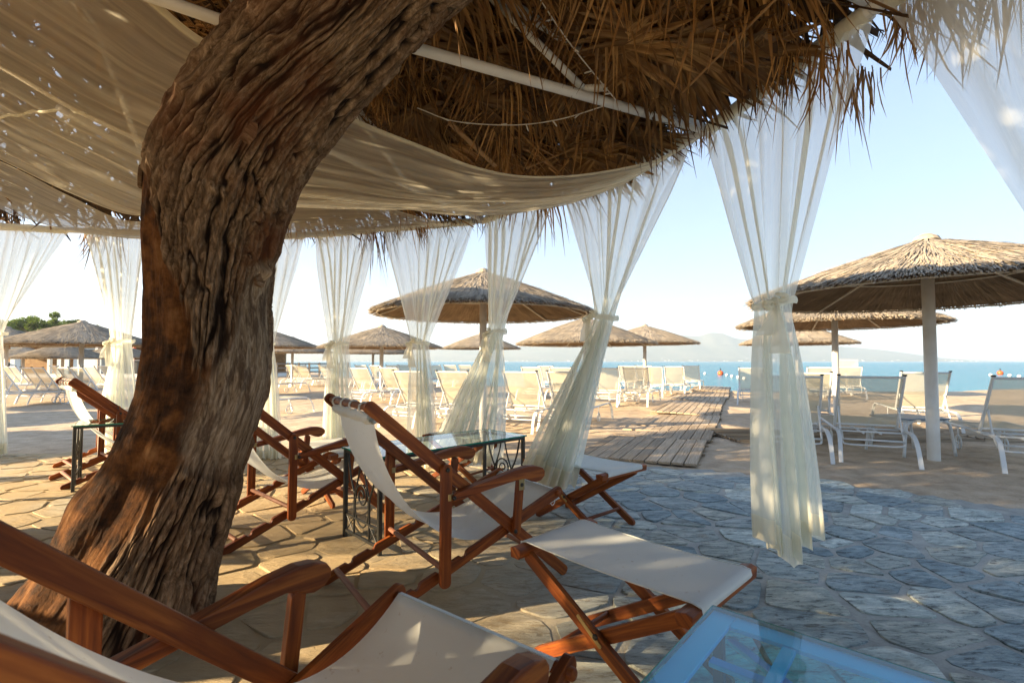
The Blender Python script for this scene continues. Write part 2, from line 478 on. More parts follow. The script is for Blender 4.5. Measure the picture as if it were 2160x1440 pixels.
def m_sea():
    t = NT('sea_water'); v = t.coord('Object', (1, 2.2, 1)); f = t.noise(v, .9, 4, .6); g = t.noise(v, .08, 3); g2 = t.noise(v, 6, 3)
    t.base(t.mix(g, (.03, .18, .27, 1), (.06, .26, .36, 1))); t.rough(.22); t.b.inputs['IOR'].default_value = 1.33
    ad = t.n('ShaderNodeMath', operation='MULTIPLY_ADD'); t.l(g2, ad.inputs[0]); ad.inputs[1].default_value = .15; t.l(f, ad.inputs[2])
    t.bump(ad.outputs[0], 1.0, .45); return t.m
def m_mesh_fabric():
    t = NT('textilene_mesh'); v = t.coord('Object'); f = t.noise(v, 9, 4)
    c = t.mix(f, (.60, .55, .40, 1), (.70, .65, .50, 1)); t.base(c); t.rough(.7); t.spec(.2)
    tr = t.n('ShaderNodeBsdfTranslucent'); t.l(c, tr.inputs[0]); tp = t.n('ShaderNodeBsdfTransparent')
    mx = t.n('ShaderNodeMixShader'); mx.inputs[0].default_value = .35; m2 = t.n('ShaderNodeMixShader'); m2.inputs[0].default_value = .66
    t.l(t.b.outputs[0], mx.inputs[1]); t.l(tr.outputs[0], mx.inputs[2]); t.l(tp.outputs[0], m2.inputs[1]); t.l(mx.outputs[0], m2.inputs[2]); t.l(m2.outputs[0], t.out.inputs[0]); return t.m

M = dict(
    wood=m_wood(), worn=m_worn_wood(), canvas=m_canvas(),
    sheer=m_sheer('sheer_voile', (.93, .95, .89, 1), .52, .55),
    drape=m_sheer('ceiling_voile', (.97, .94, .82, 1), .54, .78, (.5, 9, 1), .72, 1.3),
    hem=m_sheer('voile_hem', (.90, .88, .76, 1), .78, .5),
    iron=m_plain('black_iron', (.012, .014, .014), .45, .0, .5, 30, (.035, .035, .03), .4, 120, .001),
    brass=m_plain('brass_fitting', (.35, .27, .13), .4, .8), bolt=m_plain('dark_bolt', (.05, .05, .045), .4, .8),
    pole=m_plain('white_painted_steel', (.72, .72, .69), .42, 0, .5, 4, (.60, .59, .54), .15, 30, .002),
    tube=m_plain('white_powder_coat', (.66, .69, .70), .35, 0, .5),
    cap=m_plain('black_plastic_cap', (.02, .02, .02), .5), mesh=m_mesh_fabric(), wheel=m_plain('grey_plastic', (.5, .5, .48), .5),
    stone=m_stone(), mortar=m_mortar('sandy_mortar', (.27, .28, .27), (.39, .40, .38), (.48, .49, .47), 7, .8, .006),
    sand=m_ground('beach_sand', (.36, .28, .20), (.54, .43, .31), (.65, .54, .41), 4, .7, .012),
    plank=m_plank(), sea=m_sea(), bark=m_bark(),
    glass=m_glass('green_glass', (.88, .97, .94, 1), 1.9), gedge=m_plain('glass_edge', (.01, .22, .16), .15, 0, .6),
    glassb=m_glass('clear_blue_glass', (.26, .86, .99, 1), 1.7),
    bluepaint=m_plain('blue_paint', (.0, .50, .78), .4),
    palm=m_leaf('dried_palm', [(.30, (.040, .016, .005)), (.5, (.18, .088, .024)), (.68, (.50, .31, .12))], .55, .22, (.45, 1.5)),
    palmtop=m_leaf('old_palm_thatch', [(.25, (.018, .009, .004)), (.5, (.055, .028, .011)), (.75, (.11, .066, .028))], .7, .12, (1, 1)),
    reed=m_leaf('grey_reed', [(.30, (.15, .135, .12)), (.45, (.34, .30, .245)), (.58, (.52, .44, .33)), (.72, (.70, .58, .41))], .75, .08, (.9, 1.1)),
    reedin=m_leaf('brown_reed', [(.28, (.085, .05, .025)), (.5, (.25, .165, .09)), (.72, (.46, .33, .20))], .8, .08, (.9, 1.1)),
    rib=m_plain('pale_rib', (.62, .55, .42), .6, 0, .3, 8, (.38, .32, .24)),
    stem=m_plain('palm_stem', (.33, .21, .09), .6, 0, .3, 6, (.20, .10, .04)),
    green=m_leaf('tree_leaf', [(.3, (.06, .10, .02)), (.6, (.13, .20, .03)), (.8, (.22, .28, .04))], .6, .5, (.7, 1.3), False),
    twig=m_plain('tree_bark', (.10, .07, .05), .9), hill=m_ground('hill_scrub', (.07, .085, .06), (.12, .125, .09), (.19, .17, .13), .01, 0, .1),
    white=m_plain('white_wall', (.72, .73, .72), .6, 0, .3, 1, (.62, .63, .62)), dark=m_plain('dark_opening', (.03, .035, .04), .4),
    bluewall=m_plain('pale_blue_panel', (.45, .58, .66), .5), orange=m_plain('orange_plastic', (.8, .12, .03), .4),
    fence=m_plain('grey_timber', (.16, .14, .12), .8), lamp=m_plain('white_cable', (.6, .58, .52), .5), sign=m_plain('sign_board', (.70, .70, .68), .5),
)
# ------------------------------------------------------------------ ground, sea, hills
TERR = [(-9, -3), (-9, 5.5), (-7.5, 5.7), (-6, 5.85), (-4, 6.15), (-2, 6.15), (-.6, 5.95), (0.3, 5.65), (1.28, 5.2), (2.0, 4.98), (2.75, 4.6), (3.3, 4.15), (3.85, 3.65), (4.45, 2.7), (4.9, 1), (5, -3)]
def inpoly(x, y, poly):
    x = np.asarray(x, float); y = np.asarray(y, float); r = np.zeros(x.shape, bool); n = len(poly)
    for i in range(n):
        x1, y1 = poly[i]; x2, y2 = poly[(i + 1) % n]
        if y1 == y2: continue
        c = ((y1 > y) != (y2 > y)) & (x < (x2 - x1) * (y - y1) / (y2 - y1) + x1); r ^= c
    return r
def shore(x):
    return np.interp(x, [-200, -60, -40, -25, -10, 0, 6, 12, 40, 200], [200, 120, 95, 60, 34, 24, 20.8, 20.4, 22, 60])
def graded(edges):
    out = []
    for a, b, st in edges: out.append(np.arange(a, b, st))
    return np.concatenate(out + [[edges[-1][1]]])
gx = graded([(-180, -60, 6), (-60, -20, 1), (-20, -8, .25), (-8, 7, .07), (7, 16, .2), (16, 40, 1), (40, 160, 6)])
gy = graded([(-30, -6, 3), (-6, 2, .5), (2, 10, .07), (10, 22, .15), (22, 40, .6), (40, 210, 5)])
X, Y = np.meshgrid(gx, gy, indexing='ij')
Z = (fbm(X * 1.3, Y * 1.3, 0 * X, 3) - .5) * .06 + (fbm(X * 6, Y * 6, 0 * X + 3, 3) - .5) * .03 - .004
mid = fbm(X * .25, Y * .25, 0 * X + 8, 2) - .5
Z += mid * .05 * sstep(7, 12, Y)
ins = inpoly(X, Y, TERR)
Z = np.where(ins, -.09, np.minimum(Z, .012))
Z -= sstep(-2.5, 2.5, Y - shore(X) + (fbm(X * .3, Y * 0, X * 0, 2) - .5) * 2) * .5
P = np.stack([X, Y, Z], -1)
link('sand_ground', grid_mesh('sand_ground', P, M['sand']), None, kind='structure')
# sea: one sheet to the horizon
sx = np.array([-4200, -1000, -200, -60, 0, 60, 200, 1000, 4200.]); sy = np.array([14., 30, 60, 120, 300, 900, 3900])
X, Y = np.meshgrid(sx, sy, indexing='ij')
link('sea', grid_mesh('sea', np.stack([X, Y, 0 * X - .16], -1), M['sea']), None, kind='structure')
# hills across the bay
prof = [(200, 6), (480, 10), (560, 15), (620, 24), (700, 27), (760, 33), (840, 28), (940, 24), (1020, 22), (1100, 30), (1200, 36), (1300, 41), (1380, 49), (1440, 52), (1475, 50), (1500, 57), (1525, 56), (1550, 47), (1590, 41), (1650, 33), (1720, 32), (1790, 29), (1850, 25), (1920, 15), (1990, 6), (2060, 1), (2300, -2)]
HD = 2600.
nx, ny = 420, 46
U = np.linspace(60, 2300, nx); T = np.linspace(-1, 1, ny)
hh = np.interp(U, [p[0] for p in prof], [p[1] for p in prof]) / FPX * HD * 1.12
UU, TT = np.meshgrid(U, T, indexing='ij')
YY = HD + TT * 420; XX = (UU - 1080) / FPX * HD + 0 * TT
nz = fbm(XX / 150., YY / 150., 0 * XX, 5) - .5
ridge = np.interp(TT, [-1, -.65, -.2, 0, .5, 1], [0, .12, .62, 1, .6, 0])
ZZ = hh[:, None] * ridge * (1 + nz * .5 * (1 - np.abs(ridge))) + 18 * nz * ridge * (hh[:, None] / 130) - 1.0
link('hills', grid_mesh('hills', np.stack([XX, YY, ZZ], -1), M['hill']), None, kind='structure')
tb = MB()
for i in range(150):
    u = random.uniform(560, 1930); k = random.random() ** 3
    d = HD - 400 + k * 160; x = (u - 1080) / FPX * HD; z = np.interp(d, [HD - 420, HD - 270], [0, np.interp(u, [p[0] for p in prof], [p[1] for p in prof]) / FPX * HD * .12])
    w = random.uniform(3, 8); h = random.uniform(1.4, 3)
    box(tb, (x, d, z - 2), (x + w, d + 6, z + h))
tb.obj('coastal_town', M['white'], None, kind='stuff', label='tiny pale buildings of a town along the far shore below the hills')

# ------------------------------------------------------------------ terrace of irregular flagstones
base = MB()
tp = [(x, y, -.020) for x, y in TERR]
gxx = np.arange(-9, 5.01, .12); gyy = np.arange(-3, 6.3, .12)
X, Y = np.meshgrid(gxx, gyy, indexing='ij')
Zm = (fbm(X * 5, Y * 5, X * 0 + 2, 3) - .5) * .010 - .0015
for i in range(len(gxx) - 1):
    for j in range(len(gyy) - 1):
        pass
cellc = inpoly(X[:-1, :-1] + .06, Y[:-1, :-1] + .06, TERR)
me = bpy.data.meshes.new('terrace')
idx = np.arange(X.size).reshape(X.shape)
Q = np.stack([idx[:-1, :-1], idx[1:, :-1], idx[1:, 1:], idx[:-1, 1:]], -1)[cellc]
me.from_pydata(np.stack([X, Y, Zm], -1).reshape(-1, 3).tolist(), [], Q.tolist())
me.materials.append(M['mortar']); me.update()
me.polygons.foreach_set('use_smooth', [True] * len(me.polygons))
terrace = link('terrace', me, None, kind='structure')

ANI = .80
seeds = []
sp = .40
tri = 0
while tri < 14000:
    tri += 1
    x = random.uniform(-9.6, 5.6); y = random.uniform(-3.5, 6.6)
    sz = .15 + .13 * float(vnoise(x * .9, y * .9, 33)) + random.choice((-.05, 0, .03, .09))
    if all(((x - a) * .82) ** 2 + ((y - b) * 1.12) ** 2 > sz * sz for a, b in seeds): seeds.append((x, y))
SE = np.array(seeds)
def clip(poly, nx_, ny_, d):
    out = []; n = len(poly)
    for i in range(n):
        a = poly[i]; b = poly[(i + 1) % n]
        da = a[0] * nx_ + a[1] * ny_ - d; db = b[0] * nx_ + b[1] * ny_ - d
        if da <= 0: out.append(a)
        if (da < 0 < db) or (db < 0 < da):
            t = da / (da - db); out.append((a[0] + (b[0] - a[0]) * t, a[1] + (b[1] - a[1]) * t))
    return out
def chaikin(p, k=1):
    for _ in range(k):
        q = []
        for i in range(len(p)):
            a = p[i]; b = p[(i + 1) % len(p)]
            q += [(a[0] * .88 + b[0] * .12, a[1] * .88 + b[1] * .12), (a[0] * .12 + b[0] * .88, a[1] * .12 + b[1] * .88)]
        p = q
    return p
stones = []
for s in seeds:
    if not inpoly(np.array([s[0]]), np.array([s[1]]), TERR)[0]: continue
    poly = [(s[0] - 1, s[1] - 1), (s[0] + 1, s[1] - 1), (s[0] + 1, s[1] + 1), (s[0] - 1, s[1] + 1)]
    d2 = ((SE - s) ** 2).sum(1)
    for q in SE[(d2 > 0) & (d2 < 1.2)]:
        nx_, ny_ = q[0] - s[0], q[1] - s[1]; L = math.hypot(nx_, ny_); nx_ /= L; ny_ /= L
        mx, my = (q[0] + s[0]) / 2, (q[1] + s[1]) / 2
        poly = clip(poly, nx_, ny_, nx_ * mx + ny_ * my - random.uniform(.006, .022))
        if not poly: break
    if len(poly) < 3: continue
    poly = [p for i, p in enumerate(poly) if math.dist(p, poly[i - 1]) > .035] or poly
    poly = chaikin(chaikin(poly, 1), 1)
    poly = [(x + (fbm(x * 9, y * 9, 0, 3) - .5) * .050, y + (fbm(x * 9, y * 9, 7, 3) - .5) * .050) for x, y in poly]
    inside = [inpoly(np.array([x]), np.array([y]), TERR)[0] for x, y in poly]
    if sum(inside) < len(inside) * .6: continue
    stones.append((s, poly))
def stone_geo(mb, s, poly, org):
    n = len(poly); zt = random.uniform(-.001, .007); tx, ty = random.uniform(-.012, .012), random.uniform(-.012, .012)
    V = []
    for k, (sc, dz) in enumerate(((1.0, -.05), (1.0, -.001), (.985, .0025), (.6, .0035))):
        for x, y in poly:
            X_ = s[0] + (x - s[0]) * sc; Y_ = s[1] + (y - s[1]) * sc
            V.append((X_ - org[0], Y_ - org[1], zt + dz + (X_ - s[0]) * tx + (Y_ - s[1]) * ty + (vnoise(X_ * 9, Y_ * 9, k) - .5) * .006 * (k > 0)))
    F = []
    for k in range(3):
        for i in range(n):
            F.append((k * n + i, k * n + (i + 1) % n, (k + 1) * n + (i + 1) % n, (k + 1) * n + i))
    F.append(tuple(3 * n + i for i in range(n)))
    mb.add(V, F)
seen = []; rest = []
for s, poly in stones:
    (seen if (s[1] > .8 and abs(s[0]) < 1.12 * s[1] + .35) else rest).append((s, poly))
seen.sort(key=lambda q: q[0][0] ** 2 + q[0][1] ** 2)
rest += seen[295:]; seen = seen[:295]
for s, poly in seen:
    mb = MB(); stone_geo(mb, s, poly, s)
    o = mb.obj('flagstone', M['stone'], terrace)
    o.location = (s[0], s[1], 0)
mb = MB()
for s, poly in rest: stone_geo(mb, s, poly, (0, 0))
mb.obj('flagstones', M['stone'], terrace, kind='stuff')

# ------------------------------------------------------------------ boardwalks
def boardwalk(name, start, d, width, sections, seclen, nplank, label):
    d = Vector((d[0], d[1], 0)).normalized(); n = Vector((d.y, -d.x, 0))     # n points right
    root = empty(name, start, 0, kind='structure'); root['kind'] = 'structure'
    Mi = Vector(start)
    pw = width / nplank; rnd = random.Random(3)
    for s in range(sections):
        off = rnd.uniform(-.035, .035) - .02 * s * 0; z0 = rnd.uniform(.018, .034); tilt = rnd.uniform(-.006, .006)
        L = seclen - .012
        for k in range(nplank):
            w = pw - rnd.uniform(.006, .014); c = -(k + .5) * pw + off
            e0 = rnd.uniform(0, .012); e1 = rnd.uniform(0, .012)
            jog = rnd.uniform(-.006, .006)
            mb = MB()
            A = n * c + d * (s * seclen + e0) + Vector((0, 0, z0 + tilt * k)); B = n * (c + jog) + d * (s * seclen + L - e1) + Vector((0, 0, z0 + tilt * k + rnd.uniform(-.004, .004)))
            bar(mb, A, B, w, .026, ch=.16)
            mb.uv = [u + np.array([rnd.uniform(0, 50), rnd.uniform(0, 50)]) for u in mb.uv]
            mb.obj('plank', M['plank'], root)
        for q in (.12, .5, .88):          # cross battens under the planks
            mb = MB(); A = d * ((s + q) * seclen) + Vector((0, 0, z0 - .028)); bar(mb, A + n * .02 + n * off, A - n * (width + .02) + n * off, .07, .028)
            mb.obj('batten', M['plank'], root)
    return root
boardwalk('boardwalk', (1.93, 5.08, 0), (.426, .905), 1.34, 10, 1.70, 10, '')
boardwalk('cross_boardwalk', (3.05, 7.62, 0), (1, .035), -1.0, 6, 1.7, 8, '')

# ------------------------------------------------------------------ low plants litter on the sand: straw bits
mb = MB()
for i in range(2600):
    x = random.uniform(-9, 9); y = random.uniform(3.5, 12)
    if inpoly(np.array([x]), np.array([y]), TERR)[0] and random.random() < .9: continue
    a = random.uniform(0, 6.28); l = random.uniform(.015, .05); w = .0025; z = random.uniform(.006, .018)
    dx, dy = math.cos(a) * l, math.sin(a) * l
    mb.add([(x - dy * w / l, y + dx * w / l, z), (x + dy * w / l, y - dx * w / l, z), (x + dx, y + dy, z + random.uniform(-.004, .012))], [(0, 1, 2)])
mb.obj('straw_litter', M['stem'], None, kind='stuff', label='bits of straw and dry leaf scattered over the sand')
# ------------------------------------------------------------------ deckchair
def uz(P0, P1, v):
    """matrix mapping local (along, across, thickness) of a bar lying in the chair's side plane"""
    a = Vector((P1[0] - P0[0], 0, P1[1] - P0[1])); L = a.length; a.normalize()
    n = Vector((-a.z, 0, a.x))
    if n.z < 0: n = -n
    t = a.cross(n)
    m = Matrix(((a.x, n.x, t.x, P0[0]), (a.y, n.y, t.y, v), (a.z, n.z, t.z, P0[1]), (0, 0, 0, 1)))
    return m, L
def flat_outline(L, w, e0=0, e1=0, notches=(), r=.42):
    h = w / 2; pts = []
    k = w * r
    x0, x1 = -e0, L + e1
    def arc(cx, cy, rad, a0, a1, n=4):
        return [(cx + rad * math.cos(math.radians(a0 + (a1 - a0) * i / n)), cy + rad * math.sin(math.radians(a0 + (a1 - a0) * i / n))) for i in range(n + 1)]
    pts += arc(x0 + k, -h + k, k, 180, 270); pts += arc(x1 - k, -h + k, k, 270, 360); pts += arc(x1 - k, h - k, k, 0, 90)
    for d in sorted(notches, reverse=True):
        pts += [(d + .030, h), (d + .017, h - .004)] + [(d + .015 * math.cos(math.radians(a)), h - .005 + .015 * math.sin(math.radians(a))) for a in (-20, -70, -120, -165)] + [(d - .019, h - .003)]
    pts += arc(x0 + k, h - k, k, 90, 180)
    return pts
def flat(name, root, P0, P1, v, w=.046, t=.022, e0=.02, e1=.02, notches=(), mat=None, bevel=.0028, **k):
    m, L = uz(P0, P1, v); mb = MB(); prism(mb, flat_outline(L, w, e0, e1, notches), t, m)
    o1 = random.uniform(0, 20); mb.uv = [u + o1 for u in mb.uv]
    return mb.obj(name, mat or M['wood'], root, bevel=bevel, **k)
def rod(name, root, A, B, r=.013, mat=None, n=12, **k):
    mb = MB(); A = Vector(A); B = Vector(B); d = (B - A).normalized()
    tube(mb, [A, A + d * .003, B - d * .003, B], [r * .8, r, r, r * .8], n); return mb.obj(name, mat or M['worn'], root, smooth=True, **k)
def bolt(root, u, v, z, side):
    mb = MB(); tube(mb, [(u, v, z), (u, v + side * .004, z), (u, v + side * .006, z)], [.010, .009, .006], 12)
    mb.obj('bolt', M['bolt'], root)

def deckchair(D):
    uT, zT, uB, uS, zS, uP, zP, uR, zR, w, uA, zA = [D[k] for k in 'uT zT uB uS zS uP zP uR zR w uA zA'.split()]
    root = empty('deckchair')
    # crossing of the two frames
    sl = zT / (uB - uT); ux = (zT + sl * uT) / (zS / uS + sl); zx = zS / uS * ux
    nv0 = D.get('nv', 0)
    for v in (nv0, w):
        flat('back_rail', root, (uT, zT), (uB, .0235), v, .052, .024, .03, .012)
    for v, s in ((.026, 1), (w - .026, -1)):
        Ls = math.hypot(uS, zS)
        flat('seat_rail', root, (0.01, .025), (uS, zS), v, .050, .022, .02, .035, [Ls * q for q in (.13, .24, .35, .46)])
    for v, s in ((-.026, -1), (w + .026, 1)):
        flat('prop_leg', root, (uP, zP), (uR, zR), v + (nv0 if s < 0 else 0), .050, .022, .028, .075)
        flat('arm_post', root, (ux + .012, zx), (ux + .035, zA - .025), v, .040, .022, .02, .0)
        # armrest: curved side outline
        r0 = (uP + .028, zA - .050)
        L = uA - r0[0]; lift = zA - r0[1]
        o = [(0, -.018), (.35, -.016), (.62, -.016), (.80, -.020), (.86, -.026), (.92, -.040), (.98, -.046), (1.04, -.040), (1.085, -.022), (1.09, .000), (1.06, .018), (.98, .031), (.88, .036), (.72, .033), (.5, .026), (.25, .022), (.02, .018), (-.012, .008), (-.012, -.010)]
        out = [(r0[0] + x * L, r0[1] + lift * min(1, x * 1.25) + y) for x, y in o]
        m = Matrix(((1, 0, 0, 0), (0, 0, -1, v + s * .006), (0, 1, 0, 0), (0, 0, 0, 1)))
        mb = MB(); prism(mb, out, .042, m); arm = mb.obj('armrest', M['wood'], root, bevel=.006)
        # hinge plate at the top of the post and bracket at the rear end
        mb = MB(); box(mb, (ux + .020, v + s * .0115, zA - .075), (ux + .052, v + s * .0145, zA - .022)) if s > 0 else box(mb, (ux + .020, v - .0145, zA - .075), (ux + .052, v - .0115, zA - .022))
        mb.obj('hinge_plate', M['brass'], arm, bevel=.001)
        bolt(arm, ux + .036, v + s * .0135, zA - .050, s)
        bolt(root, uP + .002, v + s * .011 + (nv0 if s < 0 else 0), zP + .004, s); bolt(root, r0[0] - .004, v + s * .031, r0[1], s); bolt(root, ux, v + s * .011, zx, s)
        mb = MB(); tube(mb, [(r0[0] - .012, v + s * .0, r0[1] - .014), (r0[0] - .012, v + s * .0, r0[1] + .014)], .017, 10); mb.obj('bracket', M['brass'], arm)
    rod('top_bar', root, (uT + .004, nv0 + .012, zT), (uT + .004, w - .012, zT), .0165)
    rod('front_bar', root, (uS, .0, zS), (uS, w, zS), .0145, M['wood'])
    rod('prop_rod', root, (uR, nv0 - .014, zR), (uR, w + .014, zR), .0125)
    rod('rear_rod', root, (.075, .03, .070), (.075, w - .03, .070), .0135)
    rod('front_rod', root, (uB - .13, nv0 + .012, .135), (uB - .13, w - .012, .135), .012)
    # sling
    P0, P1, P2, P3 = (uT + .030, zT - .060), (uT + .10, zT - .46), (ux - .18, .015), (uS - .004, zS + .016)
    if D.get('tight'): P1, P2 = (uT + .20, zT - .28), (ux - .10, .12)
    nu, nv = 46, 15; y0, y1 = .050, w - .050
    Pn = np.zeros((nu + 6, nv, 3))
    vv = np.linspace(0, 1, nv)
    for i in range(nu):
        t = i / (nu - 1); b = ((1 - t) ** 3, 3 * t * (1 - t) ** 2, 3 * t * t * (1 - t), t ** 3)
        u = sum(p[0] * q for p, q in zip((P0, P1, P2, P3), b)); z = sum(p[1] * q for p, q in zip((P0, P1, P2, P3), b))
        sag = -.012 * np.sin(vv * math.pi) * math.sin(t * math.pi)
        fold = (vnoise(vv * 7, np.full(nv, t * 1.6), np.full(nv, 3.)) - .5) * .028 * math.sin(math.pi * min(1, t * 1.15)) + (vnoise(vv * 3, np.full(nv, t * 3.), np.full(nv, 9.)) - .5) * .02 * math.sin(math.pi * t)
        pin = .012 * math.sin(t * math.pi)
        Pn[i, :, 0] = u + fold * .7; Pn[i, :, 1] = y0 + pin + (y1 - y0 - 2 * pin) * vv; Pn[i, :, 2] = z + sag + fold * .7
    for k in range(6):
        an = math.radians(60 - 48 * k); Pn[nu + k, :, 0] = uS + .0165 * math.cos(an + .9) * 1.0; Pn[nu + k, :, 1] = y0 + (y1 - y0) * vv; Pn[nu + k, :, 2] = zS + .0165 * math.sin(an + .9)
    me = grid_mesh('sling', Pn, M['canvas']); sl_ = link('sling', me, root)
    # rolled end of the canvas hanging from the top bar
    mb = MB()
    prof = []
    for k in range(26):
        a = k / 25 * 3.6 * math.pi; r = .030 - .0010 * k; prof.append((uT + .022 + r * math.cos(a + 2.2), zT - .048 + r * .95 * math.sin(a + 2.2)))
    Pr = np.zeros((26, 12, 3)); ys = np.linspace(y0 - .012, y1 + .012, 12)
    for k, (u, z) in enumerate(prof):
        for j, y in enumerate(ys):
            wob = (vnoise(j * .8, k * .25, 4) - .5) * .010
            Pr[k, j] = (u + wob, y, z + wob)
    link('rolled_hem', grid_mesh('rolled_hem', Pr, M['canvas']), sl_)
    mb = MB()
    for k in range(5):
        pass
    tube(mb, smooth_path([(uT + .0, y0 - .01, zT + .012), (uT - .018, y0 + (y1 - y0) * .0, zT - .006), (uT + .0, y0, zT - .022)], 4), .004, 6)
    # short ties of the hem looped over the bar
    for q in (.1, .37, .63, .9):
        y = y0 + (y1 - y0) * q
        mb = MB(); tube(mb, [(uT + .004 + .0215 * math.cos(a), y, zT + .0215 * math.sin(a) - .004) for a in np.linspace(0, 6.28, 13)], .005, 5)
        mb.obj('hem_loop', M['canvas'], sl_, smooth=True)
    # little cord loop hanging from the front end of the canvas
    mb = MB(); tube(mb, smooth_path([(uS - .005, y0 + .01, zS - .012), (uS + .012, y0, zS - .05), (uS - .008, y0 - .004, zS - .07), (uS - .018, y0 + .004, zS - .045), (uS - .004, y0 + .01, zS - .014)], 5), .0022, 6)
    mb.obj('cord_loop', M['canvas'], sl_, smooth=True)
    return root
S = dict(uT=.043, zT=.91, uB=1.065, uS=1.037, zS=.419, uP=.37, zP=.625, uR=.367, zR=.200, w=.60, uA=.86, zA=.560)
SA = dict(uT=.084, zT=.951, uB=1.047, uS=1.053, zS=.416, uP=.362, zP=.672, uR=.36, zR=.198, w=.63, uA=.831, zA=.545, tight=1, nv=-.075)
def put(o, x, y, yaw, label, cat, group=None, z=0.0, name=None):
    o.location = (x, y, z); o.rotation_euler = (0, 0, yaw); setp(o, label, cat, group)
    return o
G_DECK = 'wooden deckchairs around the tree'
chB = deckchair(S)
put(chB, -.604, 1.956, .613, 'wooden deckchair with cream canvas sling beside the glass table in the middle', 'deckchair', G_DECK)
chA = deckchair(SA)
put(chA, -.497, .254, .924, 'nearest wooden deckchair, cut off at the lower left corner in front of the trunk', 'deckchair', G_DECK)
c = copy_tree(chB); put(c, -1.617, 2.784, .837, 'wooden deckchair half hidden by the right side of the tree trunk', 'deckchair', G_DECK)
c = copy_tree(chB); put(c, -3.809, 4.182, .883, 'wooden deckchair left of the tree trunk, next to the narrow glass table', 'deckchair', G_DECK)
c = copy_tree(chB); put(c, -4.25, 4.70, .90, 'furthest wooden deckchair at left, only its top showing over the other chair', 'deckchair', G_DECK)

for x_, y_, a_, l_ in ((-3.55, .95, 1.2, 'unseen deckchair added left of the tree to shade the trunk base'), (-4.3, 1.9, .9, 'second unseen deckchair added further left to shade the trunk base')):  # unseen deckchairs added to keep low sun off the trunk base
    c = copy_tree(chB); put(c, x_, y_, a_, l_, 'deckchair', G_DECK)

# ------------------------------------------------------------------ footstool
def footstool():
    root = empty('footstool'); L, W, H = .654, .367, .42
    for u, s in ((0, 1), (L, -1)):
        mb = MB(); # wedge-shaped end bar
        prof = [(-.024, -.030), (.018, -.030), (.026, -.012), (.026, .004), (-.006, .012), (-.026, .006)]
        V = []; y0, y1 = -.055, W + .055
        for y in (y0, y1):
            for a, b in prof: V.append((u + a * s, y, H - .016 + b))
        n = 6; F = [tuple(range(n)), tuple(range(2 * n - 1, n - 1, -1))] + [(k + n, (k + 1) % n + n, (k + 1) % n, k) for k in range(n)]
        if s < 0: F = [f[::-1] for f in F]
        UV = [(v[1], v[0] + v[2]) for v in V]
        mb.add(V, F, UV); mb.obj('end_bar', M['wood'], root, bevel=.004)
    for v in (.005, W - .005):
        flat('leg', root, (.012, H - .045), (.60, .022), v, .046, .022, .01, .018)
    for v in (.030, W - .030):
        flat('leg', root, (.045, .022), (L - .012, H - .045), v, .046, .022, .018, .01)
    for v, s in ((.005, -1), (W - .005, 1)):
        mb = MB(); m, LL = uz((.25, .247), (.37, .158), v + s * .012); prism(mb, flat_outline(.12, .014, 0, 0), .002, m); mb.obj('hinge_plate', M['brass'], root)
        bolt(root, .325, v + s * .013, .203, s)
    rod('rod', root, (.50, .016, .095), (.50, W - .016, .095), .011, M['wood'])
    rod('rod', root, (.14, .040, .092), (.14, W - .040, .092), .011, M['wood'])
    nu, nv = 26, 9; Pn = np.zeros((nu, nv, 3)); vv = np.linspace(0, 1, nv)
    path = [(-.020, H - .040), (-.030, H - .020), (-.026, H - .004)] + [(x, H + .0015 - .010 * math.sin(math.pi * x / L)) for x in np.linspace(0, L, 20)] + [(L + .026, H - .004), (L + .030, H - .020), (L + .020, H - .040)]
    for i, (u, z) in enumerate(path):
        t = i / (nu - 1); pin = .010 * math.sin(math.pi * t)
        wr = (vnoise(vv * 4, np.full(nv, t * 5), np.full(nv, 1.)) - .5) * .006 * math.sin(math.pi * t)
        Pn[i, :, 0] = u; Pn[i, :, 1] = pin + (W - 2 * pin) * vv; Pn[i, :, 2] = z + wr
    ct = link('canvas_top', grid_mesh('canvas_top', Pn, M['canvas']), root)
    mb = MB()
    for j in (0, nv - 1): tube(mb, [Pn[i, j] for i in range(2, nu - 2)], .0028, 6)
    mb.obj('piping', M['canvas'], ct, smooth=True)
    return root
def rect_place(o, cx, cy, yaw, L, W, **k):
    c, s = math.cos(yaw), math.sin(yaw)
    put(o, cx - L / 2 * c + W / 2 * s, cy - L / 2 * s - W / 2 * c, yaw, **k)
G_ST = 'folding canvas footstools'
st = footstool(); rect_place(st, .41, 1.762, -.80, .654, .367, label='large white canvas footstool in the centre foreground on crossed wooden legs', cat='footstool', group=G_ST)
c = copy_tree(st); rect_place(c, .49, 3.402, -.845, .654, .367, label='canvas footstool behind the central chair, under the end of the sweeping curtain', cat='footstool', group=G_ST)
c = copy_tree(st); rect_place(c, -.42, 4.62, -.60, .654, .367, label='sunlit footstool standing behind the glass coffee table', cat='footstool', group=G_ST)
c = copy_tree(st); rect_place(c, -1.42, 4.02, -.75, .654, .367, label='canvas footstool behind the deckchair right of the trunk', cat='footstool', group=G_ST)

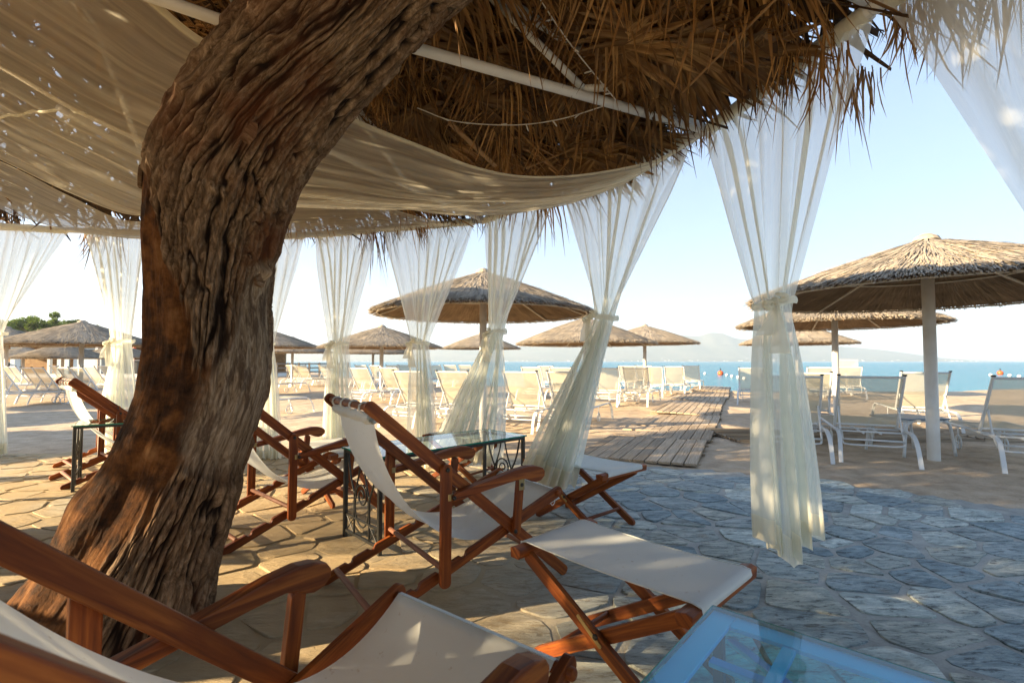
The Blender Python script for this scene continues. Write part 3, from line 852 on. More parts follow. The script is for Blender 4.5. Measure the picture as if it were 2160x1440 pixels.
# ------------------------------------------------------------------ iron and glass tables
def scroll_pts(cx, cz, r, turns, a0, sgn=1, n=34):
    pts = []
    for i in range(n + 1):
        t = i / n; a = a0 + sgn * t * turns * 2 * math.pi; q = r * (1 - t) ** 0.9 + .006
        pts.append((cx + q * math.cos(a), cz + q * math.sin(a)))
    return pts
def iron_table(L, W, H, glassmat):
    root = empty('coffee_table'); T = .020
    top = H - .012
    mb = MB()
    for y in (0, W): bar(mb, (T / 2, y, top - T / 2), (L - T / 2, y, top - T / 2), T, T, ch=.1)
    for x in (0, L): bar(mb, (x, T / 2, top - T / 2), (x, W - T / 2, top - T / 2), T, T, ch=.1)
    mb.obj('top_frame', M['iron'], root)
    for x in (0, L):
        for y in (0, W):
            mb = MB(); bar(mb, (x, y, 0), (x, y, top), .024, .024, ch=.1); mb.obj('leg', M['iron'], root)
    for x in (0, L):
        def P(y, z): return (x, y, z)
        mb = MB(); bar(mb, P(.012, .045), P(W - .012, .045), .016, .016, ch=.1); bar(mb, P(.012, .145), P(W - .012, .145), .012, .012, ch=.1)
        mb.obj('cross_rail', M['iron'], root)
        for a, b in ((.22, .28), (.78, .72)):
            pts = smooth_path([P(W * (a - (.14 if a < .5 else -.14)), top - T), P(W * (a - .06 * (1 if a < .5 else -1)), H * .70), P(W * b, H * .52), P(W * b, .30), P(W * b, .145), P(W * b, .05)], 5)
            mb = MB(); tube(mb, pts, .0065, 8); mb.obj('upright', M['iron'], root, smooth=True)
            pts = smooth_path([P(W * (.5 if a < .5 else .5) + (-.01 if a < .5 else .01) , top - T), P(W * (.5 - .10 * (1 if a < .5 else -1)), H * .72), P(W * b, H * .50)], 5)
            mb = MB(); tube(mb, pts, .0055, 8); mb.obj('curved_stay', M['iron'], root, smooth=True)
            e = .02 if a < .5 else W - .02
            mb = MB(); tube(mb, [P(e, .05), P(W * b, .145)], .004, 6); tube(mb, [P(e, .145), P(W * b, .05)], .004, 6); mb.obj('cross_brace', M['iron'], root)
        mb = MB()
        sc = scroll_pts(W * .5, H * .52, .070, 1.9, math.radians(-20), 1)
        tube(mb, [P(y, z) for y, z in sc], .0055, 8)
        sc2 = [(W * .5 + .085 * math.cos(a), H * .40 + .115 * math.sin(a)) for a in np.linspace(math.radians(150), math.radians(390), 22)]
        tube(mb, [P(y, z) for y, z in sc2], .0055, 8)
        mb.obj('scroll', M['iron'], root, smooth=True)
    mb = MB(); box(mb, (-.018, -.018, top + .001), (L + .018, W + .018, top + .011)); gt = mb.obj('glass_top', glassmat, root)
    mb = MB()
    for A, B in (((-.020, -.020), (L + .020, -.020)), ((L + .020, -.020), (L + .020, W + .020)), ((L + .020, W + .020), (-.020, W + .020)), ((-.020, W + .020), (-.020, -.020))):
        a = Vector((A[0], A[1], top + .006)); b = Vector((B[0], B[1], top + .006)); bar(mb, a, b, .003, .0108, ch=.3)
    mb.obj('glass_edge', M['gedge'], gt)
    return root
G_T = 'iron coffee tables with glass tops'
t1 = iron_table(1.16, .43, .56, M['glass'])
put(t1, -.752, 2.813, .77, 'glass topped black iron table with scrollwork behind the central chair', 'table', G_T)
c = copy_tree(t1); put(c, -3.70, 4.16, .62, 'narrow end of a glass topped iron table left of the trunk', 'table', G_T)
t2 = iron_table(.62, 1.0, .50, M['glassb'])
def blue_bar(nm, A, B, w, z):
    mb = MB(); bar(mb, (A[0], A[1], z), (B[0], B[1], z), w, .010, ch=.1); mb.obj(nm, M['bluepaint'], t2)
blue_bar('frame_band', (-.016, .010), (.636, .010), .052, .4855); blue_bar('frame_band', (-.016, .990), (.636, .990), .052, .4855)
blue_bar('frame_band', (.010, .037), (.010, .963), .052, .4855); blue_bar('frame_band', (.610, .037), (.610, .963), .052, .4855)
for A, B in (((.04, .16), (.58, .16)), ((.04, .50), (.58, .50)), ((.04, .84), (.58, .84))): blue_bar('lattice_bar', A, B, .026, .4845)
for A, B in (((.17, .04), (.17, .96)), ((.45, .04), (.45, .96))): blue_bar('lattice_bar', A, B, .026, .473)
for A, B in (((.04, .04), (.34, .50)), ((.30, .04), (.04, .30)), ((.34, .50), (.58, .96)), ((.58, .50), (.20, .96)), ((.04, .62), (.34, .96))): blue_bar('diagonal_bar', A, B, .022, .461)
put(t2, .498 + 0, 1.204, -2.29 , 'blue tinted glass table in the bottom right corner', 'table', G_T)
# ------------------------------------------------------------------ sun loungers
def lounger(flatback=False):
    root = empty('sun_lounger'); W = .33; r = .0145
    mb = MB()
    for s in (-1, 1): tube(mb, [(.16, s * W, .335), (1.84, s * W, .335)], r, 8)
    mb.obj('side_rail', M['tube'], root, smooth=True)
    mb = MB()
    for u in (.30, .62, 1.15, 1.70): tube(mb, [(u, -W + .013, .322), (u, W - .013, .322)], .011, 6)
    tube(mb, [(.26, -.08, .31), (1.66, -.08, .31)], .010, 6); tube(mb, [(.26, .08, .31), (1.66, .08, .31)], .010, 6)
    mb.obj('cross_bars', M['tube'], root, smooth=True)
    for s in (-1, 1):
        for e in (0, 1):
            pts = [(.40, s * W, .334), (.22, s * W * 1.0, .335), (.10, s * W * 1.01, .30), (.02, s * W * 1.03, .20), (-.05, s * W * 1.05, .0)]
            if e: pts = [(2.0 - p[0], p[1], p[2]) for p in pts]
            mb = MB(); P_ = smooth_path(pts, 4)
            for side in (0,):
                # flat strip leg
                V = []; F = []
                for i, p in enumerate(P_):
                    a = (P_[min(i + 1, len(P_) - 1)] - P_[max(i - 1, 0)]).normalized(); nn = Vector((-a.z, 0, a.x)); 
                    for dy, dn in ((-.020, -.009), (.020, -.009), (.020, .009), (-.020, .009)): V.append(p + Vector((0, dy, 0)) + nn * dn)
                m_ = len(P_)
                for i in range(m_ - 1):
                    for k in range(4): F.append((i * 4 + k, i * 4 + (k + 1) % 4, i * 4 + 4 + (k + 1) % 4, i * 4 + 4 + k))
                F += [(3, 2, 1, 0), tuple(4 * (m_ - 1) + k for k in range(4))]
                mb.add(V, F)
            mb.obj('leg', M['tube'], root)
    hinge = Vector((.62, 0, .350)); top = Vector((.245, 0, .955)) if not flatback else Vector((-.08, 0, .37))
    bw = W - .028
    mb = MB()
    for s in (-1, 1): bar(mb, hinge + Vector((0, s * bw, 0)), top + Vector((0, s * bw, 0)), .026, .034, up=(1, 0, .6), ch=.3)
    tube(mb, [top + Vector((.012, -bw, -.02)), top + Vector((.012, bw, -.02))], .0135, 8)
    tube(mb, [hinge + Vector((-.01, -bw, .02)), hinge + Vector((-.01, bw, .02))], .0135, 8)
    bf = mb.obj('backrest_frame', M['tube'], root)
    for s in (-1, 1):
        mb = MB(); box(mb, (top.x - .020, s * bw - .016, top.z - .004), (top.x + .022, s * bw + .016, top.z + .014)); mb.obj('end_cap', M['cap'], bf)
    nu, nv = 9, 9; d = top - hinge; nrm = Vector((-d.z, 0, d.x)).normalized()
    Pn = np.zeros((nu, nv, 3))
    for i in range(nu):
        for j in range(nv):
            t = .03 + .93 * i / (nu - 1); y = (-1 + 2 * j / (nv - 1)) * (bw - .012)
            sag = -.022 * math.sin(math.pi * t) * math.cos(y / bw * math.pi / 2) + .004 * math.sin(t * 19)
            p = hinge + d * t + nrm * sag * (-1); Pn[i, j] = (p.x, y, p.z)
    link('back_panel', grid_mesh('back_panel', Pn, M['mesh']), root)
    Pn = np.zeros((14, nv, 3))
    for i in range(14):
        for j in range(nv):
            t = i / 13; y = (-1 + 2 * j / (nv - 1)) * (W - .012); Pn[i, j] = (.64 + 1.24 * t, y, .346 - .022 * math.sin(math.pi * t) * math.cos(y / W * 1.57))
    link('seat_panel', grid_mesh('seat_panel', Pn, M['mesh']), root)
    if not flatback:
        q = hinge + d * .40
        pts = smooth_path([q + Vector((-.01, -bw + .02, 0)), (.36, -bw + .015, .36), (.25, -bw + .02, .215), (.225, -bw + .07, .185), (.222, 0, .182), (.225, bw - .07, .185), (.25, bw - .02, .215), (.36, bw - .015, .36), q + Vector((-.01, bw - .02, 0))], 5)
        mb = MB(); tube(mb, pts, .0105, 8); mb.obj('prop_bracket', M['tube'], root, smooth=True)
        mb = MB()
        for s in (-1, 1): tube(mb, [(.30, s * (W - .05), .322), (.235, s * (W - .05), .25), (.235, s * (W - .05), .225)], .008, 6)
        tube(mb, [(.235, -W + .05, .24), (.235, W - .05, .24)], .011, 8); mb.obj('notched_rack', M['tube'], root, smooth=True)
    for s in (-1, 1):
        mb = MB()
        tube(mb, [(1.50 + .085 * math.cos(a), s * .22, .092 + .085 * math.sin(a)) for a in np.linspace(0, 2 * math.pi, 18)[:-1]], .010, 6, close=True)
        tube(mb, [(1.42, s * .22, .092), (1.58, s * .22, .092)], .006, 5); tube(mb, [(1.50, s * .22, .012), (1.50, s * .22, .172)], .006, 5)
        tube(mb, [(1.50, s * .22, .09), (1.50, s * .22, .33)], .008, 6)
        mb.obj('wheel', M['tube'], root, smooth=True)
    return root
LY = math.atan2(.905, .426)
proto = lounger(); used = [False]; protof = lounger(True)
def place_lounger(px, D, label, group, dyaw=0, o=None, X=None):
    top = Vector(((px - 1080) / FPX * D if X is None else X, D, 0)); yaw = LY + dyaw
    if o is None:
        o = proto if not used[0] else copy_tree(proto); used[0] = True
    p = top - Vector((math.cos(yaw), math.sin(yaw), 0)) * .24
    put(o, p.x, p.y, yaw, label, 'sun lounger', group, z=-.012)
GR = 'sun loungers on the right of the boardwalk'; GM = 'sun loungers between the curtains and the sea'; GL = 'sun loungers on the far left'
for px, D, lab in [
    (1836, 5.45, 'shaded sun lounger seen from behind, just left of the thick white umbrella pole'),
    (1668, 5.65, 'shaded sun lounger partly hidden behind the right edge of the tall tied curtain'),
    (2176, 5.0, 'sun lounger cut off by the right edge of the picture'),
    (1951, 7.6, 'sunlit sun lounger directly behind the thick white umbrella pole'),
    (1702, 7.2, 'sunlit sun lounger peeping over the shaded one beside the tall curtain'),
    (1729, 13.6, 'far sun lounger left of the second umbrella pole near the water'),
    (1792, 14.6, 'far sun lounger right of the second umbrella pole, below the white notice board'),
    (1585, 12.6, 'sun lounger peeping out at the left of the tall tied curtain')]:
    place_lounger(px, D, lab, GR)
for px, D, lab in [
    (1095, 7.9, 'sunlit cream lounger back standing between the second and third curtain from the right'),
    (1190, 7.9, 'cream lounger half veiled by the curtain that sweeps over the footstool'),
    (952, 8.1, 'cream lounger veiled by the curtain sweeping behind the glass table'),
    (858, 8.4, 'cream lounger half hidden behind the straight curtain left of the sweeping ones'),
    (1339, 12.3, 'nearest lounger left of the boardwalk, overlapping its neighbour'),
    (1277, 12.3, 'lounger beside the nearest one left of the boardwalk, partly veiled by a curtain'),
    (1375, 15.4, 'lounger second in depth left of the boardwalk, below the small umbrella pole'),
    (1421, 15.8, 'lounger right of the small umbrella pole, close to the boardwalk'),
    (1456, 18.8, 'lounger nearest the water beside the far end of the boardwalk'),
    (1321, 18.5, 'far lounger with its top rail showing left of the small umbrella pole'),
    (1357, 19.3, 'far lounger directly under the small umbrella near the water'),
    (1119, 14.2, 'lounger whose top shows above the sunlit one between two curtains'),
    (1150, 18.0, 'very distant lounger top between the second and third curtain'),
    (1181, 13.2, 'lounger top showing above the veiled one beside the sweeping curtain'),
    (755, 12.4, 'lounger just right of the curtain behind the central chair'),
    (817, 13.0, 'lounger to the right of the first one beside that curtain, overlapping an umbrella pole'),
    (791, 20.0, 'distant lounger seen between the two small umbrella poles'),
    (826, 21.0, 'distant lounger right of the two small umbrella poles'),
    (851, 22.0, 'distant lounger touching the left edge of a straight curtain'),
    (760, 21.0, 'distant lounger left of the two small umbrella poles'),
    (916, 21.5, 'first distant lounger top right of the straight curtain'),
    (948, 21.5, 'second distant lounger top right of the straight curtain'),
    (980, 21.5, 'third distant lounger top right of the straight curtain')]:
    place_lounger(px, D, lab, GM)
for px, D, lab in [
    (79, 13.0, 'white lounger left of the tree, second from the left in the sunlit pair'),
    (55, 13.3, 'white lounger left of the tree, first of the sunlit pair'),
    (161, 13.2, 'white lounger just left of the tied curtain beside the trunk'),
    (132, 13.6, 'white lounger behind the deckchair heads at left'),
    (188, 15.5, 'white lounger partly behind the tied curtain beside the trunk'),
    (114, 17.5, 'small white lounger in the second row between the two sunlit pairs'),
    (217, 19.5, 'distant white lounger under the umbrella rim beside the tied curtain'),
    (24, 16.0, 'shaded bluish lounger at far left, right one of two'),
    (8, 16.2, 'shaded bluish lounger at far left, left one of two'),
    (-8, 11.8, 'white lounger cut by the left edge behind the hanging curtain'),
    (613, 21.5, 'distant lounger immediately right of the trunk in front of the timber fence'),
    (634, 21.0, 'distant lounger second from the trunk in front of the timber fence'),
    (681, 23.0, 'distant lounger left of a curtain in front of the timber fence')]:
    place_lounger(px, D, lab, GL)
place_lounger(0, 9.35, 'lounger whose curved foot end sticks out right of the trunk, nearer one', GL, X=-5.45)
place_lounger(0, 16.4, 'lounger whose curved foot end sticks out right of the trunk, further one', GL, X=-8.45)
def subtree(o):
    r = [o]
    for c_ in CHILD.get(o.name, []): r += subtree(c_)
    return r
for o in subtree(protof):
    bpy.data.objects.remove(o, do_unlink=True)

# low side table beside the pole
def side_table():
    root = empty('side_table'); h = .42
    mb = MB(); box(mb, (-.27, -.27, h), (.27, .27, h + .018)); mb.obj('table_top', m_plain('grey_slate_top', (.16, .22, .28), .4), root, bevel=.006)
    mb = MB()
    for y in (-.25, .25): tube(mb, [(-.25, y, h - .014), (.25, y, h - .014)], .011, 6)
    for x in (-.25, .25): tube(mb, [(x, -.25, h - .014), (x, .25, h - .014)], .011, 6)
    mb.obj('frame', M['tube'], root, smooth=True)
    for sx_ in (-1, 1):
        for sy_ in (-1, 1):
            mb = MB(); tube(mb, smooth_path([(sx_ * .20, sy_ * .25, h - .014), (sx_ * .27, sy_ * .25, h - .05), (sx_ * .30, sy_ * .255, h - .16), (sx_ * .335, sy_ * .26, 0)], 4), .016, 8); mb.obj('leg', M['tube'], root, smooth=True)
    return root
put(side_table(), 4.80, 5.95, .12, 'low side table with curved white legs behind the thick umbrella pole', 'side table')

# ------------------------------------------------------------------ reed umbrellas
def umbrella(R_=1.65, H=2.53, drop=.64, seed=1):
    rnd = np.random.default_rng(seed)
    root = empty('reed_umbrella')
    mb = MB(); zt = H - .10
    tube(mb, [(0, 0, -.1), (0, 0, .02), (.0, 0, zt)], [.058, .056, .054], 20); pole = mb.obj('pole', M['pole'], root, smooth=False)
    for p in pole.data.polygons: p.use_smooth = len(p.vertices) == 4
    def cz(r): return H - .03 - drop * (r / R_) ** 1.0 + .015 * np.sin(np.clip(r / R_, 0, 1) * math.pi)
    # core cone (thin double shell)
    nr, na = 8, 48; rr = np.linspace(.03, R_ * .97, nr); aa = np.linspace(0, 2 * math.pi, na, endpoint=False)
    A, Rr = np.meshgrid(aa, rr, indexing='ij')
    P_ = np.stack([Rr * np.cos(A), Rr * np.sin(A), cz(Rr) - .035], -1)
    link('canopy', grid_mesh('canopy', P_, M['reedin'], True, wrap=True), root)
    def blades(n, rin, rout, zoff, lift, w0, spread, mat, name, seg=3, down=False, rjit=.1):
        a = rnd.random(n) * 2 * math.pi; r0 = rin + (rout - rin) * rnd.random(n) ** .6; L = (.32 + .25 * rnd.random(n)) * (1 if not down else 1.3)
        r1 = np.minimum(r0 + L, R_ * (1 + rjit * (rnd.random(n) - .35))); da = (rnd.random(n) - .5) * spread
        zj = zoff + (rnd.random(n) - .5) * .02
        w = w0 * (.6 + .8 * rnd.random(n)); li = lift * (rnd.random(n) ** 2)
        V = []; 
        for k in range(seg + 1):
            t = k / seg; r = r0 + (r1 - r0) * t; an = a + da * t
            z = cz(r) + zj + (li * t * t if not down else -li * t * t)
            ww = w * (1 - .55 * t) / 2
            x = r * np.cos(an); y = r * np.sin(an)
            V.append(np.stack([x - np.sin(an) * ww, y + np.cos(an) * ww, z], -1)); V.append(np.stack([x + np.sin(an) * ww, y - np.cos(an) * ww, z + (rnd.random(n) - .5) * .006], -1))
        V = np.stack(V, 1)      # n, 2(seg+1), 3
        m = 2 * (seg + 1); V = V.reshape(-1, 3); F = []
        base_ = np.arange(n) * m
        Q = np.concatenate([np.stack([base_ + 2 * k, base_ + 2 * k + 1, base_ + 2 * k + 3, base_ + 2 * k + 2], -1) for k in range(seg)])
        me = bpy.data.meshes.new(name); me.from_pydata(V.tolist(), [], Q.tolist())
        uvl = me.uv_layers.new(name='UVMap'); ub = np.repeat(rnd.random(n) * 40, m); vb = ub * 1.7; tt = np.tile(np.repeat(np.arange(seg + 1) / seg, 2) * .4, n)
        uvv = np.stack([ub + tt, vb + np.tile([0, .02] * (seg + 1), n)], -1)
        li_ = np.empty(len(me.loops), dtype=np.int32); me.loops.foreach_get('vertex_index', li_); uvl.data.foreach_set('uv', uvv[li_].astype(np.float32).ravel())
        me.materials.append(mat); me.update(); return me
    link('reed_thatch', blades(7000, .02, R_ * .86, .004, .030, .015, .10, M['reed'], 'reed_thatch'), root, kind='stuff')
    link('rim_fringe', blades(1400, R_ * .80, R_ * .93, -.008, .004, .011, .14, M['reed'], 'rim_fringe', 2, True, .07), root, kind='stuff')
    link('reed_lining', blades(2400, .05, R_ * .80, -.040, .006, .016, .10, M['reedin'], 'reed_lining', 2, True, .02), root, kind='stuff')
    # cut ends of the reeds around the rim
    mb = MB()
    for i in range(900):
        a = i / 900 * 2 * math.pi + rnd.uniform(-.006, .006); r = R_ * rnd.uniform(.955, 1.0); z = float(cz(np.array(r))) + rnd.uniform(-.045, .010)
        l = rnd.uniform(.03, .07); w = rnd.uniform(.004, .008)
        ca, sa = math.cos(a), math.sin(a)
        tube(mb, [(r * ca, r * sa, z), ((r + l) * ca, (r + l) * sa, z - l * .35)], w, 4)
    mb.obj('reed_ends', M['reed'], root, kind='stuff')
    for k in range(8):
        a = 2 * math.pi * (k + .5) / 8; mb = MB()
        bar(mb, (.06 * math.cos(a), .06 * math.sin(a), float(cz(np.array(.06))) - .075), (R_ * .955 * math.cos(a), R_ * .955 * math.sin(a), float(cz(np.array(R_ * .955))) - .065), .028, .020); mb.obj('rib', M['rib'], root)
    for q in (.55, .96):
        mb = MB(); tube(mb, [(R_ * q * math.cos(a), R_ * q * math.sin(a), float(cz(np.array(R_ * q))) - .062) for a in np.linspace(0, 2 * math.pi, 57)[:-1]], .012, 6, close=True); mb.obj('hoop', M['rib'], root, smooth=True)
    mb = MB(); tube(mb, [(0, 0, H - .06), (0, 0, H - .02), (0, 0, H + .015)], [.12, .10, .04], 14); mb.obj('crown_cap', M['reed'], root)
    return root
protos = [umbrella(seed=1), umbrella(seed=5), umbrella(seed=9)]
first = [True] * 3
UG = 'thatched reed umbrellas on the beach'
ulist = [
    (None, 5.50, 4.71, 2.53, 0, 'largest thatched umbrella at right with thick white pole, seen from below'),
    (None, 9.2, (1762 - 1080) / FPX * 9.2, 2.48, 1, 'thatched umbrella just behind and below the largest one'),
    (1681, 15.8, None, 2.36, 2, 'third thatched umbrella in the row behind the largest one'),
    (1235, 11.9, None, 2.21, 1, 'thatched umbrella crossed by the sweeping curtain right of centre'),
    (1360, 17.4, None, 2.42, 0, 'small thatched umbrella nearest the distant mountain peak'),
    (1019, 7.5, None, 2.52, 2, 'large tilted looking thatched umbrella in the centre behind two curtains'),
    (805, 15.0, None, 2.21, 0, 'grey thatched umbrella with a second one tucked behind it'),
    (787, 22.0, None, 2.15, 1, 'distant umbrella almost hidden behind the grey thatched one'),
    (1015, 21.0, None, 2.34, 2, 'small distant umbrella below the large central one'),
    (617, 21.5, None, 2.18, 1, 'small umbrella just right of the trunk above the timber fence'),
    (560, 17.5, None, 2.30, 0, 'umbrella whose rim sticks out from behind the right of the trunk'),
    (172, 14.0, None, 2.27, 0, 'grey umbrella in front of the trees at far left'),
    (133, 21.0, None, 1.92, 1, 'umbrella behind the one in front of the trees, far left'),
    (14, 18.0, None, 2.38, 2, 'pale umbrella at the left edge under the trees'),
    (250, 24.0, None, 1.98, 2, 'distant umbrella partly veiled by the tied curtain left of the trunk'),
    (50, 27.0, None, 1.95, 0, 'distant umbrella in front of the beach bar'),
    (None, 7.6, -15.6, 2.53, 1, 'umbrella standing out of sight on the left'),
    (None, 4.7, -12.6, 2.53, 2, 'umbrella standing out of sight nearest on the left'),
    (None, 11.2, -16.5, 2.53, 0, 'umbrella standing out of sight further back on the left')]
for i, (px, D, Xx, H, k, lab) in enumerate(ulist):
    o = protos[k] if first[k] else copy_tree(protos[k]); first[k] = False
    x = Xx if Xx is not None else (px - 1080) / FPX * D
    put(o, x, D, random.uniform(0, 6.28), lab, 'umbrella', UG, z=H - 2.53)
    if i == 0: o.scale = (1.09, 1.09, 1)
# ------------------------------------------------------------------ the old tree
pathpx = [(150, 1500, 2.02, .36), (205, 1390, 2.02, .335), (262, 1270, 2.03, .305), (318, 1120, 2.06, .268), (375, 980, 2.09, .252), (420, 860, 2.12, .245), (440, 740, 2.14, .243), (440, 620, 2.15, .245), (446, 500, 2.13, .262), (470, 380, 2.08, .280), (532, 258, 2.00, .262), (614, 150, 1.94, .255), (704, 45, 1.88, .255), (806, -70, 1.82, .258), (960, -200, 1.76, .27)]
C3 = [at(px, py, D) for px, py, D, r in pathpx]
C3[0].z = -.25
cpts = smooth_path(C3, 44)
rad_c = np.interp(np.linspace(0, len(C3) - 1, len(cpts)), range(len(C3)), [p[3] for p in pathpx])
pyc = np.interp(np.linspace(0, len(C3) - 1, len(cpts)), range(len(C3)), [p[1] for p in pathpx])
NA = 520; NS = len(cpts)
th = np.linspace(-math.pi, math.pi, NA, endpoint=False)
Cc = np.array([list(p) for p in cpts]); Tt = np.gradient(Cc, axis=0); Tt /= np.linalg.norm(Tt, axis=1)[:, None]
fr = np.array([0, -1., 0]); Fr = fr - (Tt @ fr)[:, None] * Tt; Fr /= np.linalg.norm(Fr, axis=1)[:, None]
Sd = np.cross(Fr, Tt); Sd *= np.sign(Sd[:, :1])
sl = np.concatenate([[0], np.cumsum(np.linalg.norm(np.diff(Cc, axis=0), axis=1))])
TH, SS = np.meshgrid(th, sl, indexing='ij'); PY = np.tile(pyc, (NA, 1)); RD = np.tile(rad_c, (NA, 1))
deg = np.degrees(TH)
cx, sx_ = np.cos(TH), np.sin(TH)
# shape lumps
lump = (fbm(cx * 1.3 + 4, sx_ * 1.3 + 4, SS * 1.6, 3) - .5) * .10
twist = TH * .27 - SS * .16
cxt, sxt = np.cos(TH - SS * .35), np.sin(TH - SS * .35)
groove = (fbm(cxt * 3 + 9, sxt * 3 + 2, SS * .9, 3) - .5) * .085
# bark / bare mask
edge = np.interp(PY, [-300, 250, 300, 380, 520, 650, 760, 900, 1010, 1150, 1300, 1500], [-400, -400, -70, -28, 0, -2, 12, 48, 18, 16, 24, 30])
en = (fbm(cx * 4, sx_ * 4, SS * 3, 4) - .5) * 70
bark = sstep(-7, 9, deg + en - edge)
back = sstep(110, 130, np.abs(deg)); bark = np.maximum(bark, back)
leftedge = sstep(-58, -72, deg + en * .3) * sstep(620, 420, PY); bark = np.maximum(bark, leftedge * .9)
pale = sstep(5, 30, deg - np.interp(PY, [480, 560, 700, 800, 900, 960, 1000], [90, 48, 40, 14, 8, 20, 90]) + en * .25) * sstep(500, 580, PY) * sstep(1010, 930, PY) * (1 - back)
bark = bark * (1 - pale * .92)
# ridged bark relief
def ridged(a, b, c, o=4):
    s = 0; am = .5; t = 0
    for i in range(o):
        s = s + am * (1 - np.abs(2 * vnoise(a, b, c) - 1)); t += am; am *= .55; a = a * 2.1 + 3.3; b = b * 2.1 + 7.7; c = c * 2.1 + 1.1
    return s / t
wx = (fbm(cx * 3, sx_ * 3, SS * 4, 3) - .5)
fq = 10.5
rg0 = ridged(cxt * fq + wx * 1.6, sxt * fq + wx * 1.6, SS * 3.4 + wx * 1.2, 5)
rg2 = ridged(cxt * 26 + wx * 4, sxt * 26 + wx * 4, SS * 9 + wx * 2, 3)
def cracks(k, ks, sd, wrp):
    nn_ = vnoise(cxt * k + wx * wrp + sd, sxt * k + wx * wrp, SS * ks + wx * wrp * .7 + sd)
    return np.abs(2 * nn_ - 1)
c1_ = cracks(13, 2.6, 3.3, 2.6); c2_ = cracks(25, 6.0, 11.1, 3.2)
rg = rg0
plates = sstep(.02, .34, c1_) * (.45 + .55 * sstep(.0, .30, c2_)) * (.75 + .25 * sstep(.4, .6, rg2))
fine = fbm(cx * 30, sx_ * 30, SS * 16, 3) - .5
relief_bark = plates * .026 + fine * .014
bare_rel = (fbm(cxt * 4 + 3, sxt * 4, SS * 2.2, 4) - .5) * .030 + fine * .005
rad = RD + lump * .55 + groove * .45 + bark * (.016 + relief_bark) + (1 - bark) * bare_rel - .022
# hollow in the middle of the bare face
rad -= .045 * np.exp(-((deg + 8) / 26) ** 2) * sstep(930, 1010, PY) * sstep(1420, 1250, PY)
# base flare
rad *= 1 + .14 * sstep(1150, 1420, PY) + .12 * sstep(980, 1150, PY) * np.exp(-((deg + 85) / 38) ** 2)
# right-side bulge at y 780-930 and burls
def burl(d0, p0, dd, dp, h): return h * np.exp(-((deg - d0) / dd) ** 2 - ((PY - p0) / dp) ** 2)
rad += burl(80, 790, 40, 75, .028) + burl(82, 572, 9, 20, .05) + burl(-84, 275, 10, 16, .035) + burl(-88, 108, 9, 12, .035) + burl(-20, 262, 16, 12, .02) + burl(-70, 1090, 22, 50, .03)
P_ = Cc[None] + rad[..., None] * (Fr[None] * cx[..., None] + Sd[None] * sx_[..., None])
UV = np.stack([TH * .27, SS], -1)
tr_me = grid_mesh('trunk', P_, M['bark'], True, UV=UV, wrap=True)
for nm, arr in (('bark', bark), ('pale', pale), ('ridge', np.clip(plates * 1.15 + fine * .5, 0, 1))):
    a = tr_me.attributes.new(nm, 'FLOAT', 'POINT'); a.data.foreach_set('value', arr.reshape(-1).astype(np.float32))
tree = empty('old_tree', (0, 0, 0), label='thick leaning old tree trunk with deeply furrowed bark and a bare stripped side', cat='tree')
link('trunk', tr_me, tree)
# loose bark flakes on the silhouettes
def on_trunk(dg, py, out=0):
    i = int(np.argmin(np.abs(th - math.radians(dg)))); j = int(np.argmin(np.abs(pyc - py)))
    return Vector(P_[i, j]), Vector(Fr[j] * math.cos(th[i]) + Sd[j] * math.sin(th[i])), Vector(Tt[j])
for dg, py, ln, w in [(-80, 282, .10, .05), (-84, 350, .12, .045), (-66, 420, .10, .05), (-78, 120, .08, .04), (-75, 500, .09, .04), (-35, 300, .09, .05), (-60, 240, .08, .05), (78, 590, .07, .05), (-82, 560, .06, .035), (-45, 205, .10, .045), (40, 250, .10, .04)]:
    p, nn, tt = on_trunk(dg, py); s = nn.cross(tt).normalized(); mb = MB(); k = 8; out = []
    for i in range(k):
        a = 2 * math.pi * i / k; q = 1 + random.uniform(-.25, .25)
        out.append((ln / 2 * math.cos(a) * q, w / 2 * math.sin(a) * q))
    tl = tt * 1.0 + nn * .12
    m = Matrix(((tl.x, s.x, nn.x, p.x + nn.x * .006), (tl.y, s.y, nn.y, p.y + nn.y * .006), (tl.z, s.z, nn.z, p.z + nn.z * .006), (0, 0, 0, 1)))
    prism(mb, out, .016, m); o = mb.obj('bark_flake', M['bark'], tree, bevel=.003)
    for nm, v_ in (('bark', 1.), ('pale', 0.), ('ridge', .8)):
        a = o.data.attributes.new(nm, 'FLOAT', 'POINT'); a.data.foreach_set('value', np.full(len(o.data.vertices), v_, np.float32))

